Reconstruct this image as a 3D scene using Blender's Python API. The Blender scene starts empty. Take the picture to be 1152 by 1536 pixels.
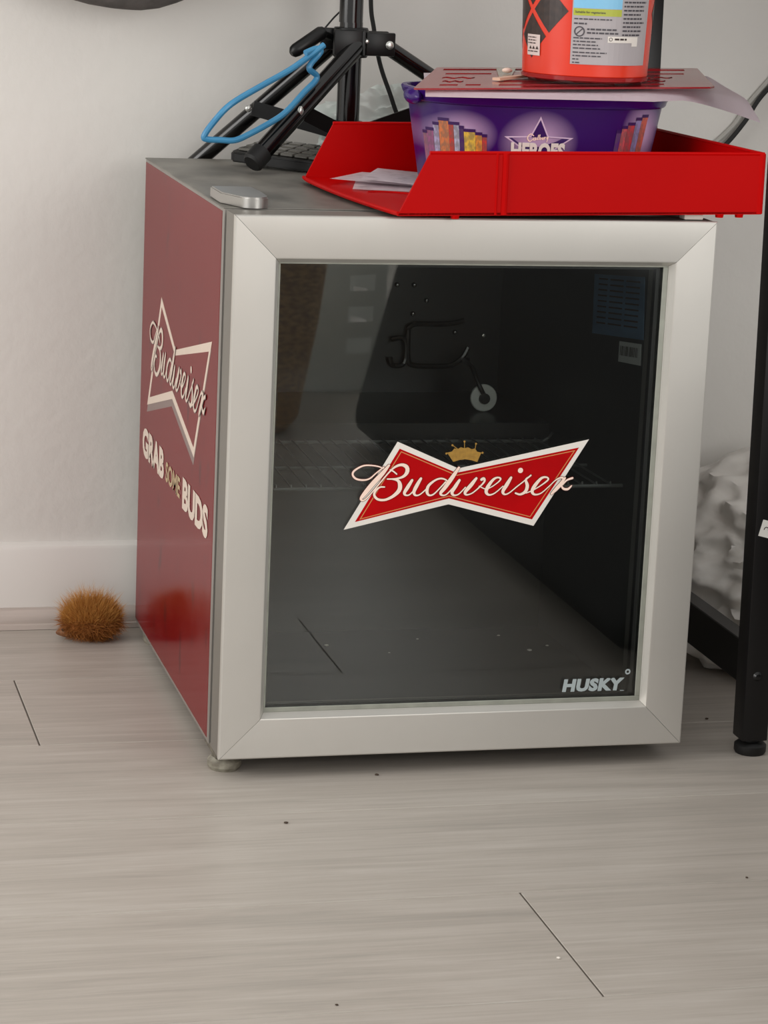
import bpy, bmesh, math, random
from mathutils import Vector, Matrix, noise
random.seed(7)
C = bpy.context.scene
PI = math.pi

# ------------------------------------------------------------------ camera
cam_d = bpy.data.cameras.new('camera')
cam = bpy.data.objects.new('camera', cam_d)
C.collection.objects.link(cam)
cam_d.sensor_fit = 'VERTICAL'; cam_d.sensor_height = 36.0
cam_d.lens = 36.0 * 4000.0 / 1536.0
cam_d.clip_start = 0.05
R0 = Vector((0.9687579, -0.2441178, 0.0437572)); D0 = Vector((-0.0131845, -0.2268779, -0.9738340)); F0 = Vector((0.2476577, 0.9428324, -0.2230083))
cm = Matrix.Identity(4)
for i in range(3):
    cm[i][0] = R0[i]; cm[i][1] = -D0[i]; cm[i][2] = -F0[i]
cm.translation = Vector((-0.4349, -2.1875, 0.7580))
cam.matrix_world = cm
C.camera = cam

# ------------------------------------------------------------------ light, exposure
w = bpy.data.worlds.new('room_daylight'); C.world = w; w.use_nodes = True
bg = w.node_tree.nodes['Background']; bg.inputs[0].default_value = (1.0, 0.985, 0.96, 1); bg.inputs[1].default_value = 0.86

def area(name, loc, target, size, size_y, power, col):
    l = bpy.data.lights.new(name, 'AREA'); l.shape = 'RECTANGLE'; l.size = size; l.size_y = size_y
    l.energy = power; l.color = col
    o = bpy.data.objects.new(name, l); C.collection.objects.link(o)
    o.location = loc
    o.rotation_euler = (Vector(target) - Vector(loc)).to_track_quat('-Z', 'Y').to_euler()
    return o
area('window_light', (-2.4, -0.8, 1.2), (0.1, -0.2, 0.2), 1.7, 1.5, 34, (1.0, 0.98, 0.955))
area('far_window_light', (1.3, -3.3, 1.15), (0.5, 0.4, 0.35), 1.8, 1.4, 36, (1.0, 0.98, 0.95))
C.view_settings.view_transform = 'Standard'; C.view_settings.look = 'None'
C.view_settings.exposure = 0.0; C.view_settings.gamma = 1.0; C.view_settings.use_curve_mapping = False
C.cycles.use_denoising = True
C.cycles.max_bounces = 8; C.cycles.transparent_max_bounces = 12

# ------------------------------------------------------------------ helpers
def s2l(c):
    return tuple(((x/255)/12.92 if x/255 <= 0.04045 else ((x/255+0.055)/1.055)**2.4) for x in c)

def mat(name, rgb, rough=0.5, metal=0.0, var=0.0, vscale=(8, 8, 8), rgb2=None, bump=0.0, bscale=None, spec=0.5, alpha=1.0, coat=0.0, trans=0.0, contrast=(0.35, 0.65)):
    m = bpy.data.materials.new(name); m.use_nodes = True
    nt = m.node_tree; b = nt.nodes['Principled BSDF']
    c = s2l(rgb)
    b.inputs['Base Color'].default_value = (*c, 1)
    b.inputs['Roughness'].default_value = rough; b.inputs['Metallic'].default_value = metal
    b.inputs['Specular IOR Level'].default_value = spec
    b.inputs['Alpha'].default_value = alpha; b.inputs['Coat Weight'].default_value = coat
    b.inputs['Coat Roughness'].default_value = 0.08
    b.inputs['Transmission Weight'].default_value = trans
    if var or rgb2 or bump:
        tc = nt.nodes.new('ShaderNodeTexCoord'); mp = nt.nodes.new('ShaderNodeMapping')
        mp.inputs['Scale'].default_value = vscale
        nt.links.new(tc.outputs['Object'], mp.inputs['Vector'])
        n = nt.nodes.new('ShaderNodeTexNoise'); n.inputs['Scale'].default_value = 1.0; n.inputs['Detail'].default_value = 6
        nt.links.new(mp.outputs[0], n.inputs['Vector'])
        if var or rgb2:
            r = nt.nodes.new('ShaderNodeValToRGB')
            r.color_ramp.elements[0].position = contrast[0]; r.color_ramp.elements[1].position = contrast[1]
            c2 = s2l(rgb2) if rgb2 else tuple(min(1, x*(1+var)) for x in c)
            c1 = c if rgb2 else tuple(x*(1-var) for x in c)
            r.color_ramp.elements[0].color = (*c1, 1); r.color_ramp.elements[1].color = (*c2, 1)
            nt.links.new(n.outputs['Fac'], r.inputs[0]); nt.links.new(r.outputs[0], b.inputs['Base Color'])
        if bump:
            n2 = n
            if bscale:
                mp2 = nt.nodes.new('ShaderNodeMapping'); mp2.inputs['Scale'].default_value = bscale
                nt.links.new(tc.outputs['Object'], mp2.inputs['Vector'])
                n2 = nt.nodes.new('ShaderNodeTexNoise'); n2.inputs['Scale'].default_value = 1.0; n2.inputs['Detail'].default_value = 4
                nt.links.new(mp2.outputs[0], n2.inputs['Vector'])
            bp = nt.nodes.new('ShaderNodeBump'); bp.inputs['Strength'].default_value = bump; bp.inputs['Distance'].default_value = 0.002
            nt.links.new(n2.outputs['Fac'], bp.inputs['Height']); nt.links.new(bp.outputs[0], b.inputs['Normal'])
    return m

ORG = {}
def obj(name, bm, m, parent=None, smooth=35, **props):
    """link one mesh (built in world space) with its origin at its own base centre"""
    if isinstance(bm, bmesh.types.BMesh):
        bmesh.ops.recalc_face_normals(bm, faces=bm.faces)
        me = bpy.data.meshes.new(name); bm.to_mesh(me); bm.free()
    else:
        me = bm; me.name = name
    vs = [v.co for v in me.vertices]
    lo = Vector([min(v[i] for v in vs) for i in range(3)]); hi = Vector([max(v[i] for v in vs) for i in range(3)])
    org = Vector(((lo.x+hi.x)/2, (lo.y+hi.y)/2, lo.z))
    me.transform(Matrix.Translation(-org))
    ms = m if isinstance(m, (list, tuple)) else [m]
    for x in ms: me.materials.append(x)
    if smooth:
        me.polygons.foreach_set('use_smooth', [True]*len(me.polygons))
        me.set_sharp_from_angle(angle=math.radians(smooth))
    o = bpy.data.objects.new(name, me); C.collection.objects.link(o)
    ORG[o.name] = org
    o.location = org
    if parent:
        o.parent = parent; o.location = org - ORG[parent.name]
    for k, v in props.items(): o[k] = v
    return o

def thing(name, loc, label, category, group=None):
    o = bpy.data.objects.new(name, None); C.collection.objects.link(o); o.empty_display_size = 0.05
    o.location = loc; ORG[o.name] = Vector(loc)
    o['label'] = label; o['category'] = category
    if group: o['group'] = group
    return o

def new(): return bmesh.new()

def box(bm, lo, hi, bev=0.0, seg=2, rot=None, piv=None):
    lo = Vector(lo); hi = Vector(hi)
    r = bmesh.ops.create_cube(bm, size=1.0)
    vs = r['verts']
    bmesh.ops.scale(bm, vec=hi-lo, verts=vs); bmesh.ops.translate(bm, vec=(lo+hi)/2, verts=vs)
    if bev:
        es = list({e for v in vs for e in v.link_edges})
        rr = bmesh.ops.bevel(bm, geom=es, offset=bev, segments=seg, affect='EDGES', profile=0.5)
        vs = list({v for v in rr['verts']} | {v for v in vs if v.is_valid})
    if rot is not None:
        p = Vector(piv) if piv is not None else (lo+hi)/2
        bmesh.ops.rotate(bm, cent=p, matrix=rot, verts=vs)
    return vs

def frame_of(t):
    t = t.normalized(); a = Vector((0, 0, 1)) if abs(t.z) < 0.9 else Vector((1, 0, 0))
    u = t.cross(a).normalized(); return u, t.cross(u).normalized()

def tube(bm, pts, r, n=10, closed=False, caps=True):
    pts = [Vector(p) for p in pts]; N = len(pts); rings = []
    rs = r if isinstance(r, (list, tuple)) else [r]*N
    u = None
    for i, p in enumerate(pts):
        if closed: t = pts[(i+1) % N]-pts[i-1]
        else: t = pts[min(i+1, N-1)]-pts[max(i-1, 0)]
        t.normalize()
        if u is None: u, v = frame_of(t)
        else:
            u = (u - t*u.dot(t)).normalized(); v = t.cross(u)
        rings.append([bm.verts.new(p+(u*math.cos(2*PI*k/n)+v*math.sin(2*PI*k/n))*rs[i]) for k in range(n)])
    for i in range(N if closed else N-1):
        a = rings[i]; b = rings[(i+1) % N]
        for k in range(n): bm.faces.new((a[k], a[(k+1) % n], b[(k+1) % n], b[k]))
    if caps and not closed:
        bm.faces.new(rings[0][::-1]); bm.faces.new(rings[-1])

def smoothpts(pts, k=6, closed=False):
    """Catmull-Rom through points (any tuple length)"""
    N = len(pts); out = []; L = len(pts[0])
    g = (lambda i: pts[i % N]) if closed else (lambda i: pts[max(0, min(N-1, i))])
    for i in range(N if closed else N-1):
        for j in range(k):
            t = j/k; p0, p1, p2, p3 = g(i-1), g(i), g(i+1), g(i+2)
            out.append(tuple(0.5*((2*p1[d])+(-p0[d]+p2[d])*t+(2*p0[d]-5*p1[d]+4*p2[d]-p3[d])*t*t+(-p0[d]+3*p1[d]-3*p2[d]+p3[d])*t**3) for d in range(L)))
    if not closed: out.append(tuple(pts[-1]))
    return out

def lathe(bm, prof, c, n=32, axis='z'):
    """prof: (radius, height) pairs"""
    rings = []
    for r, h in prof:
        if r < 1e-6:
            rings.append([bm.verts.new(Vector(c)+Vector((0, 0, h) if axis == 'z' else (0, h, 0)))]); continue
        ring = []
        for k in range(n):
            a = 2*PI*k/n
            d = Vector((r*math.cos(a), r*math.sin(a), h)) if axis == 'z' else Vector((r*math.cos(a), h, r*math.sin(a)))
            ring.append(bm.verts.new(Vector(c)+d))
        rings.append(ring)
    for a, b in zip(rings, rings[1:]):
        for k in range(n):
            k2 = (k+1) % n
            if len(a) == 1: bm.faces.new((a[0], b[k], b[k2]))
            elif len(b) == 1: bm.faces.new((a[k], a[k2], b[0]))
            else: bm.faces.new((a[k], a[k2], b[k2], b[k]))

def prism(bm, pts, f0, f1):
    """polygon pts in 2D, lifted by f0 (bottom) and f1 (top) into 3D"""
    a = [bm.verts.new(f0(*p)) for p in pts]; b = [bm.verts.new(f1(*p)) for p in pts]
    n = len(pts)
    bm.faces.new(a[::-1]); bm.faces.new(b)
    for i in range(n): bm.faces.new((a[i], a[(i+1) % n], b[(i+1) % n], b[i]))

def fill2d(loops, depth=0.0):
    """outer loop and holes -> filled mesh (x, y, +-depth/2)"""
    cu = bpy.data.curves.new('fill', 'CURVE'); cu.dimensions = '2D'; cu.fill_mode = 'BOTH'; cu.extrude = depth/2
    for lp in loops:
        s = cu.splines.new('POLY'); s.points.add(len(lp)-1); s.use_cyclic_u = True
        for q, p in zip(s.points, lp): q.co = (p[0], p[1], 0, 1)
    o = bpy.data.objects.new('fill', cu); C.collection.objects.link(o)
    dg = bpy.context.evaluated_depsgraph_get(); dg.update()
    me = bpy.data.meshes.new_from_object(o.evaluated_get(dg))
    bpy.data.objects.remove(o); bpy.data.curves.remove(cu)
    return me

def text2d(s, size=1.0, bold=0.0, shear=0.0, space=1.0, align='LEFT'):
    cu = bpy.data.curves.new('lettering', 'FONT'); cu.body = s; cu.size = size; cu.offset = bold; cu.shear = shear
    cu.space_character = space; cu.align_x = align; cu.resolution_u = 3
    o = bpy.data.objects.new('lettering', cu); C.collection.objects.link(o)
    dg = bpy.context.evaluated_depsgraph_get(); dg.update()
    me = bpy.data.meshes.new_from_object(o.evaluated_get(dg))
    bpy.data.objects.remove(o); bpy.data.curves.remove(cu)
    return me

def remap(me, f):
    for v in me.vertices: v.co = f(v.co.x, v.co.y)
    return me
def fit_text(s, w, h, f, **k):
    """text squeezed into a w x h box, then lifted by f(x, y)"""
    me = text2d(s, **k)
    xs = [v.co.x for v in me.vertices]; ys = [v.co.y for v in me.vertices]
    x0, x1, y0, y1 = min(xs), max(xs), min(ys), max(ys)
    for v in me.vertices: v.co = f((v.co.x-x0)/(x1-x0)*w, (v.co.y-y0)/(y1-y0)*h)
    return me
def merge(bm, me):
    bm.from_mesh(me); bpy.data.meshes.remove(me)
def poly(bm, pts, f):
    bm.faces.new([bm.verts.new(f(*p)) for p in pts])
def disc(bm, c, r, f, n=14):
    poly(bm, [(c[0]+r*math.cos(2*PI*k/n), c[1]+r*math.sin(2*PI*k/n)) for k in range(n)], f)
def ring2d(bm, c, r0, r1, f, a0=0, a1=2*PI, n=20):
    for k in range(n):
        p = a0+(a1-a0)*k/n; q = a0+(a1-a0)*(k+1)/n
        poly(bm, [(c[0]+r0*math.cos(p), c[1]+r0*math.sin(p)), (c[0]+r1*math.cos(p), c[1]+r1*math.sin(p)), (c[0]+r1*math.cos(q), c[1]+r1*math.sin(q)), (c[0]+r0*math.cos(q), c[1]+r0*math.sin(q))], f)
def rect(bm, x0, y0, x1, y1, f, n=1):
    for i in range(n):
        a = x0+(x1-x0)*i/n; b = x0+(x1-x0)*(i+1)/n
        poly(bm, [(a, y0), (b, y0), (b, y1), (a, y1)], f)

def brush(bm, strokes, scale, fd, d0, extra=0.0):
    """calligraphic strokes: (x, y, width) -> flat ribbons with round ends; each lies a hair above the last"""
    d = d0
    for st in strokes:
        p = smoothpts(st, 5); prev = None
        for i, (x, y, wd) in enumerate(p):
            a = p[max(0, i-1)]; b = p[min(len(p)-1, i+1)]; d += 4e-7
            t = Vector((b[0]-a[0], b[1]-a[1])); t.normalize(); nx, ny = -t.y, t.x
            h = max(wd, 0.35)*scale*0.5+extra
            f = fd(d); cur = (bm.verts.new(f(x+nx*h, y+ny*h)), bm.verts.new(f(x-nx*h, y-ny*h)))
            if prev: bm.faces.new((prev[0], prev[1], cur[1], cur[0]))
            prev = cur
        for q in (p[0], p[-1]): d += 4e-7; disc(bm, q, max(q[2], 0.35)*scale*0.5+extra, fd(d), 10)

# traced lettering and emblem outlines, millimetres in the plane of the print
STROKES=[[(33.8,55.5,0.5),(27.2,57.7,0.6),(16.4,58.2,0.7),(8.2,54.1,0.9),(6.4,50.2,0.9),(9.5,46.5,0.9),(16.0,45.3,0.8),(21.8,46.6,0.7),(27.5,51.5,0.6),(34.2,56.8,0.6)],[(38.6,58.2,1.0),(32.5,50.4,2.0),(25.0,42.2,2.2),(18.0,33.4,2.0),(14.7,28.5,1.2),(17.2,27.2,0.7),(22.0,31.4,0.6),(30.0,41.1,0.6),(38.4,51.4,0.7),(44.1,56.7,1.0),(49.9,58.6,1.3),(54.5,56.6,1.8),(55.2,52.2,1.8),(51.9,48.1,1.2),(45.6,46.2,0.8),(37.6,46.0,0.6)],[(41.6,45.9,0.6),(47.1,44.6,1.2),(49.3,40.4,1.9),(48.5,35.5,1.9),(43.3,30.5,1.4),(36.5,27.5,1.1),(30.1,27.9,1.1),(26.6,31.4,1.1),(27.3,35.3,1.0),(31.1,38.7,0.8),(35.5,38.9,0.6)],[(39.7,54.3,0.5),(42.8,52.8,0.7),(45.9,50.3,0.6)],[(60.0,44.7,1.2),(56.3,38.4,1.7),(53.6,33.5,1.4),(55.2,31.3,0.8),(59.1,32.4,0.6),(64.8,39.3,0.6)],[(67.9,46.1,1.2),(64.7,40.3,1.7),(62.2,34.4,1.5),(63.7,31.2,0.9),(68.1,32.1,0.6),(74.8,38.2,0.6)],[(93.0,42.9,0.6),(89.9,45.1,0.7),(85.9,46.0,0.8),(81.0,44.5,0.9),(75.2,39.7,1.3),(74.0,34.2,1.4),(76.1,31.1,0.9),(80.1,32.0,0.7),(85.3,37.1,0.6),(90.5,42.9,0.7)],[(101.9,55.5,1.1),(96.3,46.8,1.9),(90.3,38.0,1.8),(86.5,33.1,1.4),(88.1,30.9,0.8),(92.1,31.9,0.6),(98.7,38.9,0.6)],[(103.0,44.3,1.2),(99.7,38.9,1.7),(96.8,33.5,1.5),(98.7,30.8,0.9),(103.1,31.9,0.6),(108.8,37.8,0.6)],[(118.3,45.8,1.2),(113.9,39.9,1.8),(108.9,33.7,1.5),(110.1,31.1,0.8),(115.3,32.6,0.6),(121.4,37.7,0.7),(125.9,42.9,0.9),(125.2,45.5,1.3),(123.2,44.7,1.3)],[(121.4,38.8,0.5),(127.4,36.1,0.5),(132.6,37.9,0.5),(138.7,42.3,0.6),(140.7,45.2,0.8),(137.9,46.4,0.8),(133.8,44.4,1.2),(129.4,38.2,1.7),(128.0,33.5,1.5),(130.8,30.8,0.9),(136.1,32.4,0.6),(143.2,38.5,0.5)],[(150.2,46.1,1.2),(146.8,40.1,1.8),(143.4,33.8,1.5),(145.2,31.1,0.8),(149.4,32.5,0.6),(156.0,37.9,0.6),(163.2,43.6,0.6),(168.3,48.0,0.8)],[(167.3,47.0,0.6),(164.0,44.1,1.0),(165.6,38.8,1.6),(164.3,33.6,1.5),(159.6,30.9,1.0),(155.1,32.1,0.8)],[(164.9,32.0,0.5),(171.2,34.6,0.5),(178.4,38.9,0.6),(184.6,43.9,0.8),(182.8,46.2,0.8),(178.1,45.2,1.2),(172.6,38.7,1.7),(170.4,33.5,1.5),(173.0,30.6,0.9),(178.9,31.9,0.6),(186.0,38.1,0.5),(192.1,43.8,0.6),(197.4,45.8,1.0),(198.6,43.9,0.8)],[(200.1,45.3,1.0),(196.7,40.1,1.7),(192.6,35.4,1.7),(188.6,31.2,1.0)],[(196.7,39.5,0.6),(199.1,35.8,1.0),(203.4,35.2,1.1),(206.7,38.2,0.6)],[(198.3,39.0,0.5),(201.9,43.2,0.8),(207.1,45.2,1.0)]]
I_DOT=(158.6,52.5)
TIE_OUT=[(0.5,1.0),(45.5,79.1),(101.5,54.8),(220.6,80.0),(173.7,2.0),(94.3,22.6)]
TIE_RED=[(10.2,7.8),(47.6,72.9),(100.1,50.9),(211.8,72.7),(171.9,7.9),(94.5,27.9)]
TIE_GOLD=[(14.1,9.8),(49.0,70.6),(100.4,49.0),(208.5,70.4),(170.2,9.9),(94.4,29.7)]
CROWN=[(90.7,69.0),(96.6,60.7),(102.2,62.3),(107.5,62.9),(113.4,62.0),(118.6,60.3),(121.9,68.8),(118.1,69.6),(116.0,72.4),(112.7,72.0),(109.4,73.6),(106.3,72.8),(102.9,73.7),(100.2,72.1),(97.0,72.7),(95.1,70.0)]
CROWN_DOTS=[(95.2,75.6),(106.0,78.8),(116.6,76.7),(123.0,68.6),(90.1,68.2)]


# ------------------------------------------------------------------ materials
M_wall = mat('wall_paint', (217, 214, 209), 0.75, var=0.03, vscale=(3, 3, 3), bump=0.35, bscale=(60, 60, 60))
M_base = mat('baseboard_gloss', (222, 218, 213), 0.35, bump=0.1, bscale=(20, 20, 20))
M_trim = mat('trim_laminate', (170, 158, 150), 0.45, rgb2=(196, 184, 176), vscale=(3, 60, 60))
M_subfloor = mat('plank_gap', (112, 104, 96), 0.8, var=0.1)
def plank_mat():
    m = bpy.data.materials.new('laminate_oak_grey'); m.use_nodes = True
    nt = m.node_tree; b = nt.nodes['Principled BSDF']; L = nt.links.new
    tc = nt.nodes.new('ShaderNodeTexCoord'); oi = nt.nodes.new('ShaderNodeObjectInfo')
    sh = nt.nodes.new('ShaderNodeVectorMath'); sh.operation = 'MULTIPLY_ADD'
    sh.inputs[1].default_value = (7.3, 3.1, 5.7)
    cx = nt.nodes.new('ShaderNodeCombineXYZ')
    for i in range(3): L(oi.outputs['Random'], cx.inputs[i])
    L(cx.outputs[0], sh.inputs[0]); L(tc.outputs['Object'], sh.inputs[2])
    def nz(sc, detail, dist=0.0, rough=0.55):
        mp = nt.nodes.new('ShaderNodeMapping'); mp.inputs['Scale'].default_value = sc; L(sh.outputs[0], mp.inputs[0])
        n = nt.nodes.new('ShaderNodeTexNoise'); n.inputs['Scale'].default_value = 1; n.inputs['Detail'].default_value = detail
        n.inputs['Distortion'].default_value = dist; n.inputs['Roughness'].default_value = rough; L(mp.outputs[0], n.inputs[0]); return n
    a = nz((1.4, 13, 8), 5, 2.2); f = nz((6, 150, 60), 6, 0.5, 0.75)
    mx = nt.nodes.new('ShaderNodeMix'); mx.data_type = 'FLOAT'; mx.inputs[0].default_value = 0.56
    L(a.outputs['Fac'], mx.inputs[2]); L(f.outputs['Fac'], mx.inputs[3])
    r = nt.nodes.new('ShaderNodeValToRGB'); e = r.color_ramp.elements
    e[0].position = 0.34; e[0].color = (*s2l((158, 151, 143)), 1); e[1].position = 0.67; e[1].color = (*s2l((189, 182, 174)), 1)
    k = e.new(0.5); k.color = (*s2l((175, 167, 158)), 1)
    L(mx.outputs[0], r.inputs[0]); L(r.outputs[0], b.inputs['Base Color'])
    b.inputs['Roughness'].default_value = 0.42; b.inputs['Specular IOR Level'].default_value = 0.35
    bp = nt.nodes.new('ShaderNodeBump'); bp.inputs['Strength'].default_value = 0.12; bp.inputs['Distance'].default_value = 0.001
    L(f.outputs['Fac'], bp.inputs['Height']); L(bp.outputs[0], b.inputs['Normal'])
    return m
M_plank = plank_mat()
M_alu = mat('brushed_aluminium', (202, 199, 193), 0.36, 0.5, var=0.05, vscale=(4, 4, 4), bump=0.03, bscale=(300, 300, 8))
M_alu2 = mat('aluminium_hinge', (176, 174, 170), 0.28, 0.85, var=0.05)
M_greytrim = mat('grey_edge_trim', (148, 144, 138), 0.4, 0.4, var=0.06, vscale=(5, 40, 5))
M_top = mat('dusty_grey_top', (96, 94, 88), 0.42, 0.1, rgb2=(138, 134, 126), vscale=(16, 10, 10), contrast=(0.38, 0.66))
M_gasket = mat('black_gasket', (38, 37, 37), 0.6, var=0.1)
def red_panel():
    m = mat('red_side_panel', (112, 12, 18), 0.11, rgb2=(119, 17, 23), vscale=(4, 4, 4), coat=0.0, spec=0.22)
    nt = m.node_tree; b = nt.nodes['Principled BSDF']; L = nt.links.new
    tc = nt.nodes.new('ShaderNodeTexCoord'); mp = nt.nodes.new('ShaderNodeMapping'); mp.inputs['Scale'].default_value = (1, 55, 14); L(tc.outputs['Object'], mp.inputs[0])
    n = nt.nodes.new('ShaderNodeTexNoise'); n.inputs['Scale'].default_value = 1; n.inputs['Detail'].default_value = 3; L(mp.outputs[0], n.inputs[0])
    r = nt.nodes.new('ShaderNodeValToRGB'); r.color_ramp.elements[0].position = 0.63; r.color_ramp.elements[1].position = 0.68
    L(n.outputs['Fac'], r.inputs[0])
    mx = nt.nodes.new('ShaderNodeMix'); mx.data_type = 'RGBA'
    src = b.inputs['Base Color'].links[0].from_socket
    L(r.outputs[0], mx.inputs[0]); L(src, mx.inputs[6]); mx.inputs[7].default_value = (*s2l((84, 22, 26)), 1)
    L(mx.outputs[2], b.inputs['Base Color'])
    n3 = nt.nodes.new('ShaderNodeTexNoise'); n3.inputs['Scale'].default_value = 14; n3.inputs['Detail'].default_value = 5; L(tc.outputs['Object'], n3.inputs[0])
    r3 = nt.nodes.new('ShaderNodeMapRange'); r3.inputs[1].default_value = 0.35; r3.inputs[2].default_value = 0.7; r3.inputs[3].default_value = 0.09; r3.inputs[4].default_value = 0.2
    L(n3.outputs['Fac'], r3.inputs[0])
    out = nt.nodes['Material Output']; df = nt.nodes.new('ShaderNodeBsdfDiffuse'); L(mx.outputs[2], df.inputs[0])
    gl = nt.nodes.new('ShaderNodeBsdfGlossy'); L(r3.outputs[0], gl.inputs['Roughness']); gl.inputs[0].default_value = (0.95, 0.9, 0.9, 1)
    fr_ = nt.nodes.new('ShaderNodeFresnel'); fr_.inputs[0].default_value = 1.4
    mu = nt.nodes.new('ShaderNodeMath'); mu.operation = 'MULTIPLY'; mu.inputs[1].default_value = 0.68; L(fr_.outputs[0], mu.inputs[0])
    ms = nt.nodes.new('ShaderNodeMixShader'); L(mu.outputs[0], ms.inputs[0]); L(df.outputs[0], ms.inputs[1]); L(gl.outputs[0], ms.inputs[2]); L(ms.outputs[0], out.inputs[0])
    return m
M_red = red_panel()
M_liner = mat('black_liner', (22, 23, 23), 0.33, var=0.08)
M_coil = mat('black_gloss_tube', (92, 92, 92), 0.16, 0.85, var=0.1)
M_wire = mat('shelf_wire', (120, 122, 120), 0.3, 0.6, var=0.1)
def glass_mat():
    m = bpy.data.materials.new('door_glass'); m.use_nodes = True; nt = m.node_tree; nt.nodes.clear(); L = nt.links.new
    out = nt.nodes.new('ShaderNodeOutputMaterial'); mx = nt.nodes.new('ShaderNodeMixShader'); fr = nt.nodes.new('ShaderNodeFresnel'); fr.inputs[0].default_value = 1.5
    mu = nt.nodes.new('ShaderNodeMath'); mu.operation = 'MULTIPLY'; mu.inputs[1].default_value = 1.45; mu.use_clamp = True
    t = nt.nodes.new('ShaderNodeBsdfTransparent'); t.inputs[0].default_value = (0.92, 0.94, 0.93, 1)
    g = nt.nodes.new('ShaderNodeBsdfGlossy'); g.inputs['Roughness'].default_value = 0.015; g.inputs[0].default_value = (0.95, 0.97, 0.96, 1)
    L(fr.outputs[0], mu.inputs[0]); L(mu.outputs[0], mx.inputs[0]); L(t.outputs[0], mx.inputs[1]); L(g.outputs[0], mx.inputs[2]); L(mx.outputs[0], out.inputs[0])
    return m
M_glass = glass_mat()
M_pwhite = mat('print_white', (232, 226, 218), 0.45, var=0.01)
M_pred = mat('print_red', (178, 3, 9), 0.6, var=0.08, vscale=(30, 30, 30), spec=0.08)
M_pgold = mat('print_gold', (206, 132, 78), 0.45, var=0.05)
M_pcrown = mat('crown_gold', (156, 118, 42), 0.45, var=0.15, vscale=(300, 300, 300))
M_pcream = mat('print_cream', (252, 224, 208), 0.45, var=0.03)
M_pdark = mat('print_dark', (46, 22, 20), 0.5, var=0.1)
M_pline = mat('print_outline', (92, 24, 16), 0.6, var=0.1, spec=0.1)
M_pgrey = mat('print_silver_grey', (176, 188, 190), 0.45, var=0.02)
M_sidewhite = mat('side_print_cream', (222, 204, 188), 0.3, var=0.03)
M_sidekhaki = mat('side_print_khaki', (186, 160, 118), 0.3, var=0.03)
M_sideshadow = mat('side_print_grey', (128, 106, 102), 0.3, var=0.03)
M_sidered = mat('side_print_red', (150, 30, 38), 0.15, rgb2=(128, 24, 30), vscale=(90, 90, 220))
M_blk = mat('black_powder_coat', (18, 17, 18), 0.42, var=0.1, spec=0.4)
M_blkgloss = mat('black_gloss_metal', (12, 11, 11), 0.14, var=0.1, spec=0.55)
M_blkplast = mat('black_plastic', (15, 15, 15), 0.38, var=0.1, spec=0.35)
M_rubber = mat('black_rubber', (15, 15, 15), 0.6, var=0.1)
M_screw = mat('zinc_screw', (205, 205, 200), 0.25, 0.8, var=0.05)
M_tray = mat('red_plastic', (184, 2, 2), 0.42, var=0.04, spec=0.07)
M_purple = None
M_blue = mat('blue_plastic', (52, 128, 172), 0.35, rgb2=(72, 148, 190), vscale=(20, 20, 20))
M_paper = mat('paper', (250, 242, 247), 0.8, var=0.02, vscale=(20, 20, 20), bump=0.1, bscale=(25, 25, 25))
def translucent(m, rgb, fac):
    nt = m.node_tree; L = nt.links.new; out = nt.nodes['Material Output']; b = nt.nodes['Principled BSDF']
    t = nt.nodes.new('ShaderNodeBsdfTranslucent'); t.inputs[0].default_value = (*s2l(rgb), 1); x = nt.nodes.new('ShaderNodeMixShader'); x.inputs[0].default_value = fac
    L(b.outputs[0], x.inputs[1]); L(t.outputs[0], x.inputs[2]); L(x.outputs[0], out.inputs[0])
translucent(M_paper, (250, 240, 246), 0.25)
M_bag = mat('white_bag_film', (236, 232, 226), 0.3, var=0.03, bump=0.8, bscale=(26, 26, 26))
M_teal = mat('pale_teal_film', (222, 232, 226), 0.35, rgb2=(230, 232, 226), vscale=(14, 14, 14), bump=0.4, bscale=(30, 30, 30))
M_sten = mat('red_translucent_plastic', (160, 26, 34), 0.14, var=0.05, alpha=0.84)
M_greybag = mat('dark_grey_felt', (84, 80, 78), 0.85, var=0.18, vscale=(80, 80, 80), bump=0.3, bscale=(200, 200, 200))

# ------------------------------------------------------------------ setting
YW = 0.530
def struct(name, bm, m, parent=None, **k):
    return obj(name, bm, m, parent, kind='structure', **k)
bm = new(); box(bm, (-3.2, YW, -0.02), (3.2, YW+0.1, 2.6)); struct('wall_back', bm, M_wall)
bm = new(); box(bm, (-3.2, -4.2, -0.06), (3.2, YW, -0.0012)); floor = struct('floor', bm, M_subfloor)
seams = [0.324-0.2063*k for k in range(-1, 22)]
joint = {0: 0.30, 1: -0.1415, 2: 0.62, 3: 0.84, 4: 0.187, 5: -0.62}
for r, y0 in enumerate(seams[1:], 0):
    y1 = y0+0.2063
    if r == 0: y1 = YW-0.002
    rr = r if r else 0
    j = joint.get(r, random.uniform(-0.6, 0.6))
    xs = [j+1.22*k for k in range(-3, 4)]
    xs = [-3.1]+[x for x in xs if -2.9 < x < 2.9]+[3.1]
    for a, b in zip(xs, xs[1:]):
        bm = new(); g = 0.0007
        box(bm, (a+g, y0+g*0.6, -0.0011), (b-g, y1-g*0.6, 0.0), 0.0005, 1)
        obj('plank', bm, M_plank, floor, smooth=0)
bm = new(); prism(bm, [(YW, 0.0005), (0.5185, 0.0005), (0.5185, 0.082), (0.520, 0.0855), (0.5235, 0.0875), (YW, 0.0885)], lambda y, z: Vector((-3.2, y, z)), lambda y, z: Vector((3.2, y, z))); struct('baseboard_back', bm, M_base)
q = [(0.5184, 0.0004), (0.5184, 0.0205), (0.516, 0.0205), (0.5125, 0.0195), (0.509, 0.017), (0.506, 0.0125), (0.5048, 0.0085), (0.5048, 0.0065), (0.5028, 0.0055), (0.5024, 0.0004)]
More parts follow.
